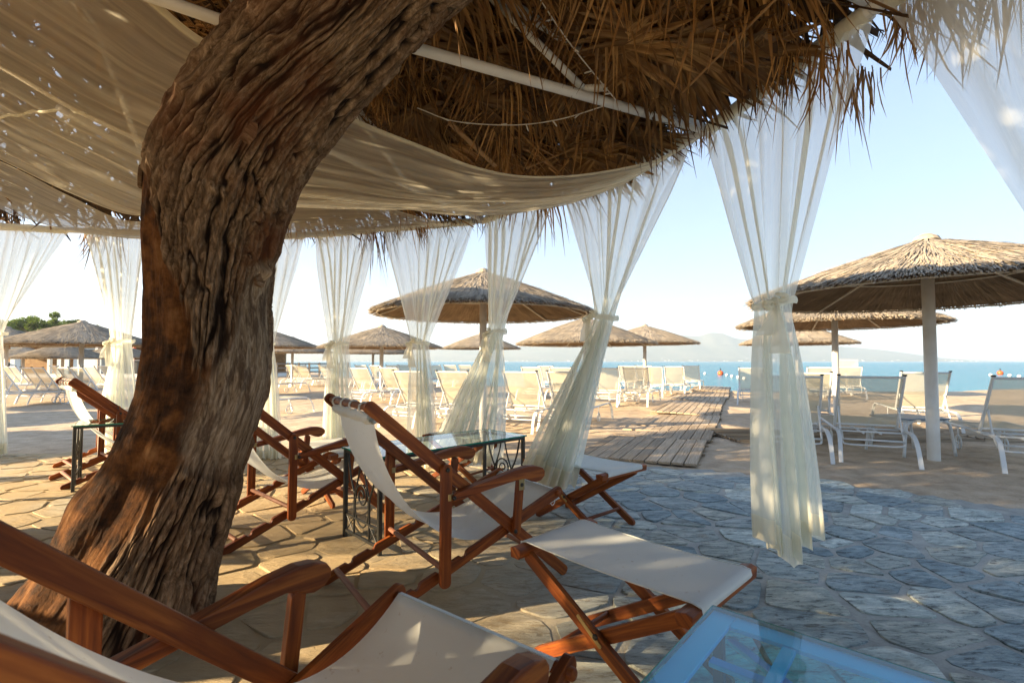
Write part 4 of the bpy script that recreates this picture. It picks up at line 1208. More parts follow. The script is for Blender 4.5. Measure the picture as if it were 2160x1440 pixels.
# ------------------------------------------------------------------ pergola
PG = [(1.486, 1.93), (1.222, 3.013), (-.293, 4.978), (-2.75, 5.68), (-5.9, 5.20), (-7.6, 2.9), (-7.4, -.6), (-4.2, -3.2), (0.2, -3.3), (2.55, -1.4), (2.35, .62)]
BH = 2.55; APX = Vector((-2.5, 1.15, 3.62))
pergola = empty('pergola', (0, 0, 0), label='round white tube pergola roofed with dried palm fronds over the terrace', cat='pergola')
n = len(PG)
V3 = [Vector((x, y, BH)) for x, y in PG]
for i in range(n):
    mb = MB(); a, b = V3[i], V3[(i + 1) % n]; d = (b - a).normalized()
    tube(mb, [a + d * .02, b - d * .02], .030, 12); mb.obj('eave_beam', M['pole'], pergola, smooth=True)
for i in range(n):
    a = V3[i]; mb = MB(); tube(mb, [a + (APX - a) * .012, APX - (APX - a).normalized() * .05], .026, 12); mb.obj('rafter', M['pole'], pergola, smooth=True)
    hub = Vector((APX.x, APX.y, BH))
    mb = MB(); e = hub - a
    if i == 1:
        # the chord that runs behind the trunk
        g1 = at(470, 45, 2.05); tube(mb, [a + e * .012, at(870, 100, 2.22), at(470, 45, 2.06), at(330, -4, 1.93), Vector((-2.2, 1.35, BH + .03))], .026, 12)
        q = [a, at(1230, 190, 2.60), None]
        mb.obj('tie_beam', M['pole'], pergola, smooth=True)
        p1 = at(1230, 187, 2.62)
        r1 = at(1365, 182, 2.80); r2 = at(1030, -12, 2.36)
        for r_ in (r1, r2):
            m2 = MB(); tube(m2, [p1, r_], .020, 10); m2.obj('web_strut', M['pole'], pergola, smooth=True)
        continue
    if i in (2, 3, 4, 5, 6):
        L_ = (hub - a).length
        tube(mb, [a + e * .012, hub - e * .35], .024, 10); mb.obj('tie_beam', M['pole'], pergola, smooth=True)
        for f0, f1 in ((.25, .12), (.25, .42), (.5, .42), (.5, .60)):
            m2 = MB(); tube(m2, [a + e * f0, a + (APX - a) * f1], .018, 8); m2.obj('web_strut', M['pole'], pergola, smooth=True)
for x, y in [(-3.05, 5.58), PG[5], PG[6], PG[7], PG[8], PG[9]]:
    mb = MB(); tube(mb, [(x, y, -.05), (x, y, BH - .03)], .032, 14); mb.obj('post', M['pole'], pergola, smooth=True)
for i in range(n):
    mb = MB(); a = V3[i]; sphere(mb, a, .036, 10, 6); mb.obj('corner_joint', M['pole'], pergola, smooth=True)
# ------------------------------------------------------------------ palm thatch
def roof_z(x, y):
    """height of the rafter plane above (x, y)"""
    best = None; ax, ay = APX.x, APX.y
    a = math.atan2(y - ay, x - ax)
    for i in range(n):
        p, q = V3[i], V3[(i + 1) % n]
        d = (p.x - ax) * (q.y - ay) - (q.x - ax) * (p.y - ay)
        if abs(d) < 1e-6: continue
        u = ((x - ax) * (q.y - ay) - (q.x - ax) * (y - ay)) / d; v = ((p.x - ax) * (y - ay) - (x - ax) * (p.y - ay)) / d
        if u >= -1e-6 and v >= -1e-6: return APX.z + (BH - APX.z) * (u + v), u + v
    return BH, 1
def fan_frond(seed, nl=44, spread=105, L=.62, droop=.18, pet=.45, wr=(.018, .030)):
    rnd = random.Random(seed); mb = MB()
    for i in range(nl):
        a = math.radians(-spread + 2 * spread * (i + rnd.uniform(-.3, .3)) / (nl - 1)); l = L * rnd.uniform(.72, 1.08) * (1 - .25 * abs(a) / 2)
        w = rnd.uniform(*wr); dr = droop * rnd.uniform(.3, 1.8); tw = rnd.uniform(-.25, .25); cur = rnd.uniform(-.10, .10); up = rnd.uniform(-.015, .015)
        c, s = math.cos(a), math.sin(a); V = []; UV = []; r_ = rnd.uniform(0, 30)
        for k, (t, ww) in enumerate(((0.03, .15), (.22, .62), (.5, 1.0), (.75, .55), (1.0, .04))):
            x = l * t; y = cur * l * t * t; z = up * t - dr * l * t ** 3 
            for q in (-1, 1):
                yy = y + q * w * ww / 2; zz = z + q * tw * w * ww + (.008 if i % 2 else -.008) * (ww)
                V.append((x * c - yy * s, x * s + yy * c, zz)); UV.append((r_ + x, r_ + yy))
            if k in (1, 2, 3):
                pass
        F = [(2 * k, 2 * k + 1, 2 * k + 3, 2 * k + 2) for k in range(4)]
        mb.add(V, F, UV)
    if pet: 
        mb.v.append(np.array([(-pet, -.014, .0), (-pet, .014, .0), (.03, .008, .01), (.03, -.008, .01), (-pet, 0, .016), (.03, 0, .022)])); b = mb.n; mb.n += 6
        mb.f += [[b, b + 1, b + 2, b + 3], [b, b + 3, b + 5, b + 4], [b + 1, b + 4, b + 5, b + 2]]; mb.uv.append(np.array([(0, 0), (0, .03), (.4, .02), (.4, 0), (0, .015), (.4, .01)]))
    return mb.mesh('palm_frond', M['palm'])
fr_m = [fan_frond(1), fan_frond(2, 42, 95, .70, .25), fan_frond(3, 54, 125, .55, .15), fan_frond(4, 34, 60, .80, .35, .6), fan_frond(5, 38, 80, .66, .5, .3), fan_frond(6, 64, 150, .50, .10, .2), fan_frond(7, 38, 130, .62, .10, 0, (.050, .066)), fan_frond(8, 32, 100, .55, .22, 0, (.045, .060))]
def place_frond(x, y, rot, dz=-.05, tilt=0, roll=0, k=None, sc=1.0):
    z, f = roof_z(x, y); rot = max(-1.1, min(1.1, rot)) if f > .6 else rot; g = Vector((x - APX.x, y - APX.y, 0)).normalized(); slope = -(APX.z - BH) / 3.9
    nrm = Vector((-g.x * slope, -g.y * slope, 1)).normalized()
    nrm = (nrm + g * tilt + Vector((0, 0, 1)).cross(g) * roll).normalized()
    d = g.copy(); d.rotate(Matrix.Rotation(rot, 3, 'Z')); d = (d - nrm * d.dot(nrm)).normalized(); t = nrm.cross(d)
    me = fr_m[k if k is not None else random.randrange(6)]
    o = link('palm_frond', me, pergola)
    zz = z + dz if f <= 1.02 else BH + dz - (f - 1) * 1.0
    o.matrix_world = Matrix(((d.x * sc, t.x * sc, nrm.x * sc, x), (d.y * sc, t.y * sc, nrm.y * sc, y), (d.z * sc, t.z * sc, nrm.z * sc, zz), (0, 0, 0, 1)))
    return o
random.seed(21)
cnt = 0; tries = 0
pts_used = []
while cnt < 235 and tries < 20000:
    tries += 1
    x = random.uniform(-3.0, 2.1); y = random.uniform(1.2, 5.6)
    z, f = roof_z(x, y)
    if f > .86 or f < .12: continue
    if x < -1.4 and random.random() < .75: continue
    if any((x - a) ** 2 + (y - b) ** 2 < .022 for a, b in pts_used): continue
    pts_used.append((x, y))
    place_frond(x, y, random.gauss(0, 1.0), dz=random.uniform(.0, .13), tilt=random.uniform(-.25, .22), roll=random.uniform(-.25, .25), sc=random.uniform(.8, 1.15)); cnt += 1
# the big fan seen whole near the corner
q = at(1440, 135, 2.42); place_frond(q.x, q.y, -.35, dz=-.045, tilt=.0, k=6, sc=.95)
q = at(1440, 135, 2.42); place_frond(q.x - .03, q.y + .03, 1.7, dz=-.02, tilt=.08, k=7, sc=1.0)
for px, py, D, r in [(1240, 90, 2.7, .5), (1330, 230, 3.1, -.5), (1100, 200, 3.2, .3), (980, 180, 3.1, -1.0), (1190, 330, 3.5, .1), (1060, 340, 3.8, .5), (1560, 110, 2.3, -.8), (1020, 60, 2.7, 1.2), (1300, 20, 2.4, -.3), (880, 200, 3.3, .2), (1260, 300, 3.4, -.2), (1400, 60, 2.3, 1.9), (940, 290, 3.6, .7)]:
    q = at(px, py, D); place_frond(q.x, q.y, r, dz=random.uniform(-.09, -.02), tilt=random.uniform(-.12, .12), k=random.choice((6, 7)), sc=random.uniform(.7, 1.0))
for px, py, D, r in [(1250, 330, 3.55, .3), (1120, 320, 3.7, .2), (1000, 330, 3.8, -.2), (1330, 300, 3.2, .6), (900, 260, 3.5, .3), (1180, 300, 3.5, -.4)]:
    q = at(px, py, D); place_frond(q.x, q.y, r, dz=-.02, tilt=-.05, sc=1.1)
# pale flat leaf stalks lying across
for A, B, w in [((1500, -10, 2.15), (1625, 75, 2.1), .055), ((950, 260, 3.2), (1045, 350, 3.7), .045), ((1110, 355, 3.6), (1265, 290, 3.3), .016), ((1440, 195, 2.5), (1640, -5, 1.9), .010), ((1270, 60, 2.5), (1330, 20, 2.3), .05), ((610, 225, 3.2), (690, 300, 3.4), .03), ((1150, 60, 2.7), (1290, 30, 2.4), .03), ((1010, 190, 3.2), (1130, 150, 2.9), .022)]:
    a = at(*A); b = at(*B); mb = MB(); bar(mb, a, b, w, .012, ch=.3); mb.obj('leaf_stalk', M['stem'], pergola)
# upper thatch: thousands of blades, one mass
def thatch_mass(name, N, dz0, dz1, L0, L1, w0, w1, mat, seedv):
    rnd = np.random.default_rng(seedv); V = []; F = []; UV = []; k = 0; m = 0
    ax, ay = APX.x, APX.y
    while m < N:
        i = int(rnd.integers(n)); p, q = V3[i], V3[(i + 1) % n]
        u = rnd.random(); f = math.sqrt(rnd.random()) * (.93 if i < 4 else 1.04)
        ex = p.x + (q.x - p.x) * u; ey = p.y + (q.y - p.y) * u
        if rnd.random() > (q - p).length / 3.4: continue
        if i in (3, 4) and rnd.random() < .36: continue
        x = ax + (ex - ax) * f; y = ay + (ey - ay) * f; z = APX.z + (BH - APX.z) * f + rnd.uniform(dz0, dz1)
        g = math.atan2(y - ay, x - ax) + rnd.normal() * .7; L = min(rnd.uniform(L0, L1), max(.22, (1.07 - f) * 3.9 / max(.3, math.cos(min(1.2, abs(0))))) ); w = rnd.uniform(w0, w1)
        c, s = math.cos(g), math.sin(g); sl_ = -(APX.z - BH) / 3.9 + rnd.normal() * .10; tw = rnd.uniform(-.5, .5) * w
        r_ = rnd.uniform(0, 30)
        for t, ww in ((0, .6), (.5, 1), (1, .15)):
            for sd in (-1, 1):
                V.append((x + c * L * t - s * sd * w * ww / 2, y + s * L * t + c * sd * w * ww / 2, z + sl_ * L * t - (.05 * L * t * t) + sd * tw * .5)); UV.append((r_ + L * t, r_ + sd * w))
        F += [(k, k + 1, k + 3, k + 2), (k + 2, k + 3, k + 5, k + 4)]; k += 6; m += 1
    mb = MB(); mb.add(V, F, UV); return mb.obj(name, mat, pergola, kind='stuff')
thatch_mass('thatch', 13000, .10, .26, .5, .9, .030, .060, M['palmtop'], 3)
thatch_mass('loose_leaves', 1300, -.03, .12, .35, .7, .012, .026, M['palm'], 4)
# hanging tufts of dry leaf
def tuft(seed, nn=16, L=.34, wd=.13):
    rnd = random.Random(seed); mb = MB()
    for i in range(nn):
        x0 = rnd.uniform(-wd, wd); y0 = rnd.uniform(-.05, .05); l = L * rnd.uniform(.45, 1.15); w = rnd.uniform(.006, .016); sx2 = rnd.uniform(-.10, .10); sy2 = rnd.uniform(-.06, .06); an = rnd.uniform(0, 3.14)
        V = []; UV = []; r_ = rnd.uniform(0, 30)
        for t, ww in ((0, .7), (.35, 1), (.7, .7), (1, .05)):
            px_ = x0 + sx2 * t * t * l / .3; py_ = y0 + sy2 * t * l / .3; pz = .04 - l * t
            for sd in (-1, 1): V.append((px_ + sd * w * ww / 2 * math.cos(an + t), py_ + sd * w * ww / 2 * math.sin(an + t), pz)); UV.append((r_ + l * t, r_ + sd * w))
        mb.add(V, [(0, 1, 3, 2), (2, 3, 5, 4), (4, 5, 7, 6)], UV)
    return mb.mesh('hanging_leaves', M['palm'])
tf = [tuft(1), tuft(2, 22, .42, .10), tuft(3, 10, .28, .16), tuft(4, 26, .5, .14)]
def put_tuft(v, k=None, sc=1.0, zs=1.0):
    o = link('hanging_leaves', tf[random.randrange(4) if k is None else k], pergola); o.location = v
    o.rotation_euler = (random.uniform(-.1, .1), random.uniform(-.1, .1), random.uniform(0, 6.28)); o.scale = (sc, sc, sc * zs)
for px, py, D, k, sc, zs in [(1700, 60, 2.15, 3, .8, 1.2), (1745, 120, 2.05, 1, .8, 1), (1780, 175, 2.25, 3, .75, 1), (1822, 160, 2.3, 1, .8, .9), (1660, 120, 2.3, 1, .9, 1), (1610, 170, 2.45, 0, .9, 1), (1905, 5, 1.9, 1, .7, 1), (1955, 0, 1.9, 3, .7, .9), (2010, -20, 1.8, 1, .7, 1), (2075, 5, 1.8, 3, .65, .9), (2135, -10, 1.75, 0, .7, 1), (1500, 285, 2.95, 0, .7, .8), (1440, 255, 3.2, 1, .8, .9), (1405, 270, 3.25, 3, .7, .8), (1365, 235, 3.3, 1, .8, .9), (1315, 190, 3.0, 1, .7, .9), (1300, 260, 3.5, 0, .8, .8), (1250, 270, 3.6, 3, .7, .6), (1190, 280, 3.7, 1, .7, .6), (1130, 300, 3.8, 0, .8, .6), (1050, 310, 3.8, 1, .8, .6), (980, 300, 3.7, 0, .7, .7), (870, 190, 3.1, 3, .9, .6), (930, 240, 3.3, 1, .9, .6), (800, 210, 3.1, 1, .9, .6), (860, 260, 3.6, 3, .9, .6),
                      (1440, 150, 2.5, 2, .8, 1), (1000, 130, 2.9, 2, 1, .7), (1460, 30, 2.2, 2, .8, .9), (1560, 60, 2.1, 2, .8, .8), (1650, 10, 2.0, 1, .6, .8)]:
    put_tuft(at(px, py, D), k, sc, zs)
for px, py, D, k, sc, zs in [(795, 480, 5.3, 3, 1.0, 1.3), (815, 476, 5.35, 3, .9, 1.1), (775, 482, 5.3, 1, .9, 1.0), (890, 468, 5.1, 1, .9, 1.0), (910, 462, 5.1, 0, .9, .8), (1015, 460, 5.0, 0, .9, .8), (1040, 455, 5.0, 2, .8, .8), (700, 470, 5.6, 3, 1.0, .7), (740, 468, 5.5, 1, 1.0, .7), (640, 480, 5.6, 1, .9, .7), (225, 488, 5.6, 3, 1.0, 1), (200, 488, 5.6, 1, 1.0, .9), (15, 455, 5.3, 3, 1.0, .5), (35, 458, 5.3, 1, 1.0, .5), (860, 462, 5.2, 3, .9, .7), (0, 450, 5.3, 1, 1, .5)]:
    put_tuft(at(px, py, D), k, sc, zs)
# shaggy eave all round
random.seed(5)
for i in range(n):
    a, b = V3[i], V3[(i + 1) % n]; d = (b - a); m = int(d.length / .22); out = Vector((d.y, -d.x, 0)).normalized()
    if out.dot(Vector((a.x - APX.x, a.y - APX.y, 0))) < 0: out = -out
    for k in range(m):
        p = a + d * ((k + .5) / m) + out * random.uniform(.08, .30) + Vector((0, 0, random.uniform(-.05, .05)))
        if i in (0, 1, 2, 3):
            if random.random() < .72: continue
            put_tuft(p, None, .6, random.uniform(.3, .6))
        elif i in (4, 5, 6): put_tuft(p, 3, 1.1, random.uniform(.6, .9))  # fuller leaves on the unseen left eave, added to shade the floor
        else: put_tuft(p, None, 1.2, .8)

# ------------------------------------------------------------------ curtains
def curtain(topA, topB, tie, botA, botB, label, tt=.46, k=9, tw=.13, seed=0, amp=.030, tails=1, twdir=None, lowamp=.028, droop=0, Ns=260, Nt=80, ease=1.12, bease=2.2):
    rnd = np.random.default_rng(seed + 50)
    root = empty('voile_curtain', (0, 0, 0), label=label, cat='curtain', group='sheer curtains tied round the pergola')
    A, B, T, BA, BB = [np.array(list(v), float) for v in (topA, topB, tie, botA, botB)]
    dirn = (B - A); width = np.linalg.norm(dirn); dirn /= width; nrm = np.array([-dirn[1], dirn[0], 0])
    td = dirn if twdir is None else np.array(twdir, float) / np.linalg.norm(twdir)
    tn = np.array([-td[1], td[0], 0])
    s = np.linspace(0, 1, Ns); t = np.linspace(0, 1, Nt); S_, T_ = np.meshgrid(s, t, indexing='ij')
    ph = 5.0 * vnoise(s * 3.1 + seed, 0 * s, 0 * s + 1) + rnd.random() * 6
    am = .35 + 1.3 * vnoise(s * 6.3 + seed * 3, 0 * s + 5, 0 * s)
    phase = 2 * math.pi * k * s + ph * 2
    fx = np.sin(phase) * am; fy = np.cos(phase * 1.0 + .6) * am + .5 * np.sin(phase * 2.3 + 1)
    w = np.clip(T_ / tt, 0, 1); w2 = np.clip((T_ - tt) / (1 - tt), 0, 1)
    up = T_ <= tt
    e = w ** ease
    top = A[None, None] + (B - A)[None, None] * S_[..., None]
    tieP = T[None, None] + td[None, None] * ((S_ - .5) * tw)[..., None]
    # gathered ring at the tie: wrap round into depth
    ringd = np.sin(S_ * math.pi * 5 + seed) * tw * .28
    tieP = tieP + tn[None, None] * ringd[..., None]
    Pu = top * (1 - e)[..., None] + tieP * e[..., None]
    a_ = amp * (1 - .72 * w) * (.55 + .45 * np.clip(w * 6, 0, 1))
    vv2 = (vnoise(S_ * 4, T_ * 3, 0 * S_ + seed) - .5)
    Pu = Pu + dirn[None, None] * (a_ * fx[:, None] * np.clip(w * 3, .15, 1))[..., None] + nrm[None, None] * (a_ * (fy[:, None] + vv2 * .8))[..., None]
    e2 = 1 - (1 - w2) ** bease
    bd = BB - BA; bw = np.linalg.norm(bd[:2]); bdir = bd / np.linalg.norm(bd); bn = np.array([-bdir[1], bdir[0], 0]); bn /= np.linalg.norm(bn) + 1e-9
    bot = BA[None, None] + bd[None, None] * S_[..., None]
    zl = T[2] + (bot[..., 2] - T[2]) * w2
    zl = zl + (.10 * (vnoise(S_ * 2.2, 0 * S_, 0 * S_ + seed + 2) - .5) * (w2 ** 3)) + droop * (.5 - np.abs(S_ - .5)) * w2 ** 2
    # horizontal drift follows the fall, the spread opens quickly below the tie
    cen = T[None, None] + (((BA + BB) / 2 - T)[None, None]) * (w2 ** 1.0)[..., None]
    off = (tieP - T) * (1 - e2)[..., None] + (bot - (BA + BB)[None, None] / 2) * e2[..., None]
    Pl = cen + off; Pl[..., 2] = zl
    a2 = lowamp * (.18 + .82 * e2)
    fx2 = np.sin(phase * 1.0)[:, None] * am[:, None]; fy2 = (np.cos(phase + .6) + .5 * np.sin(phase * 2.3 + 1))[:, None] * am[:, None]
    sw = (vnoise(S_ * 3, w2 * 2, 0 * S_ + seed + 9) - .5) * 1.2
    Pl = Pl + bdir[None, None] * (a2 * fx2)[..., None] * np.array([1, 1, 0]) + bn[None, None] * (a2 * 1.5 * (fy2 + sw))[..., None]
    P_ = np.where(up[..., None], Pu, Pl)
    # soften the change of direction at the tie
    j0 = int(tt * (Nt - 1))
    for _ in range(3): P_[:, j0 - 2:j0 + 4] = (P_[:, j0 - 3:j0 + 3] + P_[:, j0 - 2:j0 + 4] * 2 + P_[:, j0 - 1:j0 + 5]) / 4
    UV = np.stack([S_ * width * 1.6, T_ * 2.5], -1)
    hz = Nt - 5
    vo = link('voile', grid_mesh('voile', P_[:, :hz + 1], M['sheer'], True, UV=UV[:, :hz + 1]), root)
    link('hem', grid_mesh('hem', P_[:, hz:], M['hem'], True, UV=UV[:, hz:]), vo)
    # rod pocket round the beam
    mb = MB(); m = 40
    cp = [A + (B - A) * q + np.array([0, 0, .030]) for q in np.linspace(0, 1, m)]
    tube(mb, [Vector(c) for c in cp], [.036 + .006 * float(vnoise(q * 30, seed, 0)) for q in range(m)], 12, cap=False); mb.obj('rod_pocket', M['hem'], root, smooth=True)
    # tieback: flat band, knot and tails
    mb = MB(); m = 36; V = []; F = []; a1 = tw * .60 + .012; b1 = tw * .44 + .012
    for i in range(m):
        an = 2 * math.pi * i / m; c = T + td * math.cos(an) * a1 + tn * math.sin(an) * b1
        dz = .018 * math.cos(an) * (1 if seed % 2 else -1)
        for zz in (-.018, -.006, .006, .018):
            bul = 1 + .05 * math.cos(zz * 90)
            V.append((T[0] + (c[0] - T[0]) * bul, T[1] + (c[1] - T[1]) * bul, T[2] + zz + dz + .004 * math.sin(an * 5)))
    for i in range(m):
        for q in range(3): F.append((i * 4 + q, ((i + 1) % m) * 4 + q, ((i + 1) % m) * 4 + q + 1, i * 4 + q + 1))
    mb.add(V, F); tb_ = mb.obj('tieback', M['hem'], root, smooth=True)
    if tails:
        kx = T + td * (-.3 * a1 if seed % 2 else -.55 * a1) ; fdir = tn * (1 if tn[1] < 0 else -1); kp = kx + fdir * (b1 + .008)
        mb = MB(); sphere(mb, kp, .022, 10, 7, 1.1); ko = mb.obj('knot', M['hem'], tb_, smooth=True)
        for q, (ll, dx) in enumerate(((.17, -.05), (.26, .015))):
            nn = 10; Pt = np.zeros((nn, 5, 3))
            for i in range(nn):
                tq = i / (nn - 1); wd = .012 + .036 * tq
                c = kp + fdir * (.008 + .02 * math.sin(tq * 3)) + td * (dx * tq) + np.array([0, 0, -ll * tq])
                for j in range(5): Pt[i, j] = c + td * ((j - 2) / 2 * wd) + fdir * (.008 * math.sin(j * 2.2 + tq * 4))
            link('tie_tail', grid_mesh('tie_tail', Pt, M['hem']), tb_)
        for sgn in (-1, 1):
            pts = [kp + td * (.05 * math.sin(a)) * sgn + np.array([0, 0, .030 * (1 - math.cos(a)) * sgn * .6]) + fdir * .01 for a in np.linspace(0, math.pi, 8)]
            mb = MB(); tube(mb, [Vector(p) for p in pts], [.006, .012, .016, .018, .018, .016, .010, .006], 8); mb.obj('bow_loop', M['hem'], tb_, smooth=True)
    return root
HB = BH - .034
def beamp(i, t, dz=0):
    p = V3[i].lerp(V3[(i + 1) % n], t); return (p.x, p.y, HB + dz)
curtain(beamp(0, .97), beamp(0, .03), at(1633, 640, 2.52), (1.26, 2.50, .25), (1.51, 2.46, .24), 'tallest tied curtain right of centre, hanging down to the grey flagstones', tt=.46, k=5, seed=1, tw=.155, twdir=(1, -.12, 0), droop=-.42, lowamp=.034, amp=.040)
curtain(beamp(1, .52), beamp(1, .04), at(1276, 668, 3.42), at(1108, 975, 3.20), at(1192, 1035, 3.20), 'tied curtain whose lower half sweeps left over the canvas footstool', tt=.50, k=8, seed=2, tw=.15, lowamp=.05, bease=1.3)
curtain(beamp(1, .98), beamp(1, .55), at(1049, 702, 4.45), at(915, 965, 4.72), at(1048, 985, 4.60), 'tied curtain sweeping left behind the glass coffee table', tt=.47, k=8, seed=3, tw=.15, lowamp=.05, bease=1.4)
curtain(beamp(2, .45), beamp(2, .04), at(886, 722, 5.15), at(862, 1000, 5.15), at(918, 1000, 5.15), 'straight hanging tied curtain left of the large central umbrella', tt=.48, k=7, seed=4, tw=.15)
curtain(beamp(2, .80), beamp(2, .49), at(714, 727, 5.38), at(686, 985, 5.38), at(746, 985, 5.38), 'tied curtain behind the top of the central deckchair', tt=.48, k=7, seed=5, tw=.17)
curtain(beamp(3, .20), beamp(2, .86), at(560, 722, 5.55), at(530, 975, 5.55), at(590, 975, 5.55), 'curtain almost hidden behind the trunk, one edge showing on its right', tt=.48, k=6, seed=6, tw=.16)
curtain(beamp(3, .635), beamp(3, .44), at(254, 722, 5.35), at(212, 985, 5.35), at(292, 985, 5.35), 'bright tied curtain just left of the tree trunk', tt=.48, k=7, seed=7, tw=.20)
curtain(beamp(4, .08), beamp(3, .69), at(-18, 700, 5.15), at(-60, 960, 5.7), at(16, 960, 5.7), 'curtain cut off by the left edge of the picture', tt=.48, k=7, seed=8, tw=.2)
curtain((1.50, 1.90, HB), (2.32, .70, HB), (1.80, 1.42, 1.25), (1.75, 1.25, .05), (2.0, 1.1, .05), 'curtain at the top right corner sweeping out of the picture', tt=.47, k=4, seed=9, tw=.16, amp=.06, ease=1.3)
curtain(beamp(4, .90), beamp(4, .45), (-6.75, 4.05, 1.3), (-6.9, 3.9, .05), (-6.6, 4.2, .05), 'unseen curtain added for the light at the left end of the terrace', seed=10)  # this and the next: unseen curtains added to filter sun from the left
curtain(beamp(5, .60), beamp(5, .15), (-7.5, 1.6, 1.3), (-7.5, 1.4, .05), (-7.5, 1.8, .05), 'unseen curtain added for the light further round the left side', seed=11)

# ------------------------------------------------------------------ ceiling drapes
def resample(pts, m):
    sp_ = smooth_path(pts, 12); P_ = np.array([list(p) for p in sp_]); d = np.concatenate([[0], np.cumsum(np.linalg.norm(np.diff(P_, axis=0), axis=1))]); d /= d[-1]
    q = np.linspace(0, 1, m); return np.stack([np.interp(q, d, P_[:, i]) for i in range(3)], -1)
def drape(near, far, label, sag, seed, folds=11, nu=220, nv=150, famp=.06):
    N_ = resample([at(*p) for p in near], nu); F_ = resample([at(*p) for p in far], nu)
    u = np.linspace(0, 1, nu); v = np.linspace(0, 1, nv); U_, V_ = np.meshgrid(u, v, indexing='ij')
    P_ = N_[:, None] * (1 - V_)[..., None] + F_[:, None] * V_[..., None]
    P_[..., 2] -= sag * np.sin(math.pi * V_) * (.35 + .65 * np.sin(math.pi * np.clip(U_ * 1.05, 0, 1)))
    edge_ = np.sin(math.pi * V_) ** .35
    f1 = (vnoise(V_ * folds * 2, U_ * 1.3, 0 * U_ + seed) - .5) * famp * 1.3 + (vnoise(V_ * folds * 5, U_ * 2.0, 0 * U_ + seed + 4) - .5) * famp * .55
    f2 = np.abs(vnoise(V_ * folds * 1.3 + U_ * 1.2, U_ * 1.1, 0 * U_ + seed + 8) - .5) * famp * 1.2
    P_[..., 2] += (f1 - f2) * edge_
    P_[..., 1] += f1 * .8 * edge_
    root = empty('ceiling_drape', (0, 0, 0), label=label, cat='drape', group='voile panels slung under the thatch')
    link('voile_panel', grid_mesh('voile_panel', P_, M['drape'], True, UV=np.stack([U_ * 4, V_ * 2], -1)), root)
    mb = MB()
    for j in (0, nv - 1):
        Q = P_[:, j]; V = []; F = []
        for i in range(nu):
            for k in range(3): V.append(Q[i] * (1 - k * .0) + np.array([0, 0, -.001]) + (P_[i, 2 if j == 0 else nv - 3] - Q[i]) * (k * .5))
        for i in range(nu - 1):
            for k in range(2): F.append((i * 3 + k, i * 3 + k + 1, (i + 1) * 3 + k + 1, (i + 1) * 3 + k))
        mb.add(V, F)
    mb.obj('edge_hem', M['hem'], root, smooth=True)
    return root, P_
near1 = [(1487, 283, 2.98), (1420, 322, 3.03), (1350, 346, 3.05), (1220, 368, 3.02), (1100, 370, 2.94), (1000, 350, 2.84), (900, 311, 2.74), (740, 246, 2.55), (600, 170, 2.36), (430, 82, 2.16), (330, 2, 2.0), (180, -120, 1.8), (0, -280, 1.6)]
far1 = [(1194, 404, 3.98), (1120, 436, 3.92), (1033, 449, 3.86), (925, 447, 3.76), (777, 425, 3.66), (600, 425, 3.58), (440, 436, 3.52), (280, 452, 3.5), (150, 408, 3.48), (20, 346, 3.45), (-200, 240, 3.4), (-420, 150, 3.3)]
dr1, PD1 = drape(near1, far1, 'large cream voile sail sagging under the thatch, filling the upper left', .10, 3, folds=12)
near2 = [(925, 468, 4.65), (850, 448, 4.2), (777, 427, 3.92), (600, 424, 3.80), (440, 440, 3.72), (280, 467, 3.70), (150, 415, 3.66), (20, 349, 3.62), (-200, 250, 3.5)]
far2 = [(952, 470, 4.96), (860, 480, 5.02), (740, 494, 5.3), (600, 503, 5.48), (440, 506, 5.5), (280, 502, 5.36), (130, 482, 5.2), (0, 444, 5.1), (-260, 380, 5.0)]
dr2, PD2 = drape(near2, far2, 'second voile sail behind the first, low over the back row of curtains', .03, 8, folds=6, famp=.03)
# a stitched tape crossing the first sail
mb = MB(); V = []; F = []; seg = []
for i, (a, b) in enumerate(zip(np.linspace(.80, .875, 16), np.linspace(.40, .86, 16))):
    ii = int(a * 219); jj = int(b * 149); p = PD1[ii, jj]; seg.append(Vector((p[0], p[1], p[2] - .006)))
tube(mb, seg, .008, 6); mb.obj('stitched_tape', M['hem'], dr1, smooth=True)

# ------------------------------------------------------------------ string lights
def string_lights(pts, label, gap=.16):
    path = smooth_path([at(*p) for p in pts], 14); mb = MB(); tube(mb, path, .0032, 5)
    root = empty('string_light', (0, 0, 0), label=label, cat='light chain', group='unlit white light chains under the thatch'); mb.obj('cable', M['lamp'], root, smooth=True)
    acc = 0; last = path[0]
    for a in path[1:]:
        acc += (a - last).length; last = a
        if acc > gap:
            acc = 0; mb = MB(); d = Vector((random.uniform(-1, 1), random.uniform(-.4, .4), random.uniform(-1, .3))).normalized(); tube(mb, [a, a + d * .03, a + d * .042], [.004, .0045, .002], 6); mb.obj('bulb', M['lamp'], root, smooth=True)
string_lights([(1120, -30, 2.2), (1190, 75, 2.35), (1240, 140, 2.5), (1300, 212, 2.65)], 'white light chain running down beside the roof struts to the tie beam')
string_lights([(880, 228, 2.9), (960, 256, 2.95), (1080, 264, 2.95), (1180, 252, 2.85), (1280, 222, 2.7)], 'white light chain sagging along below the tie beam')
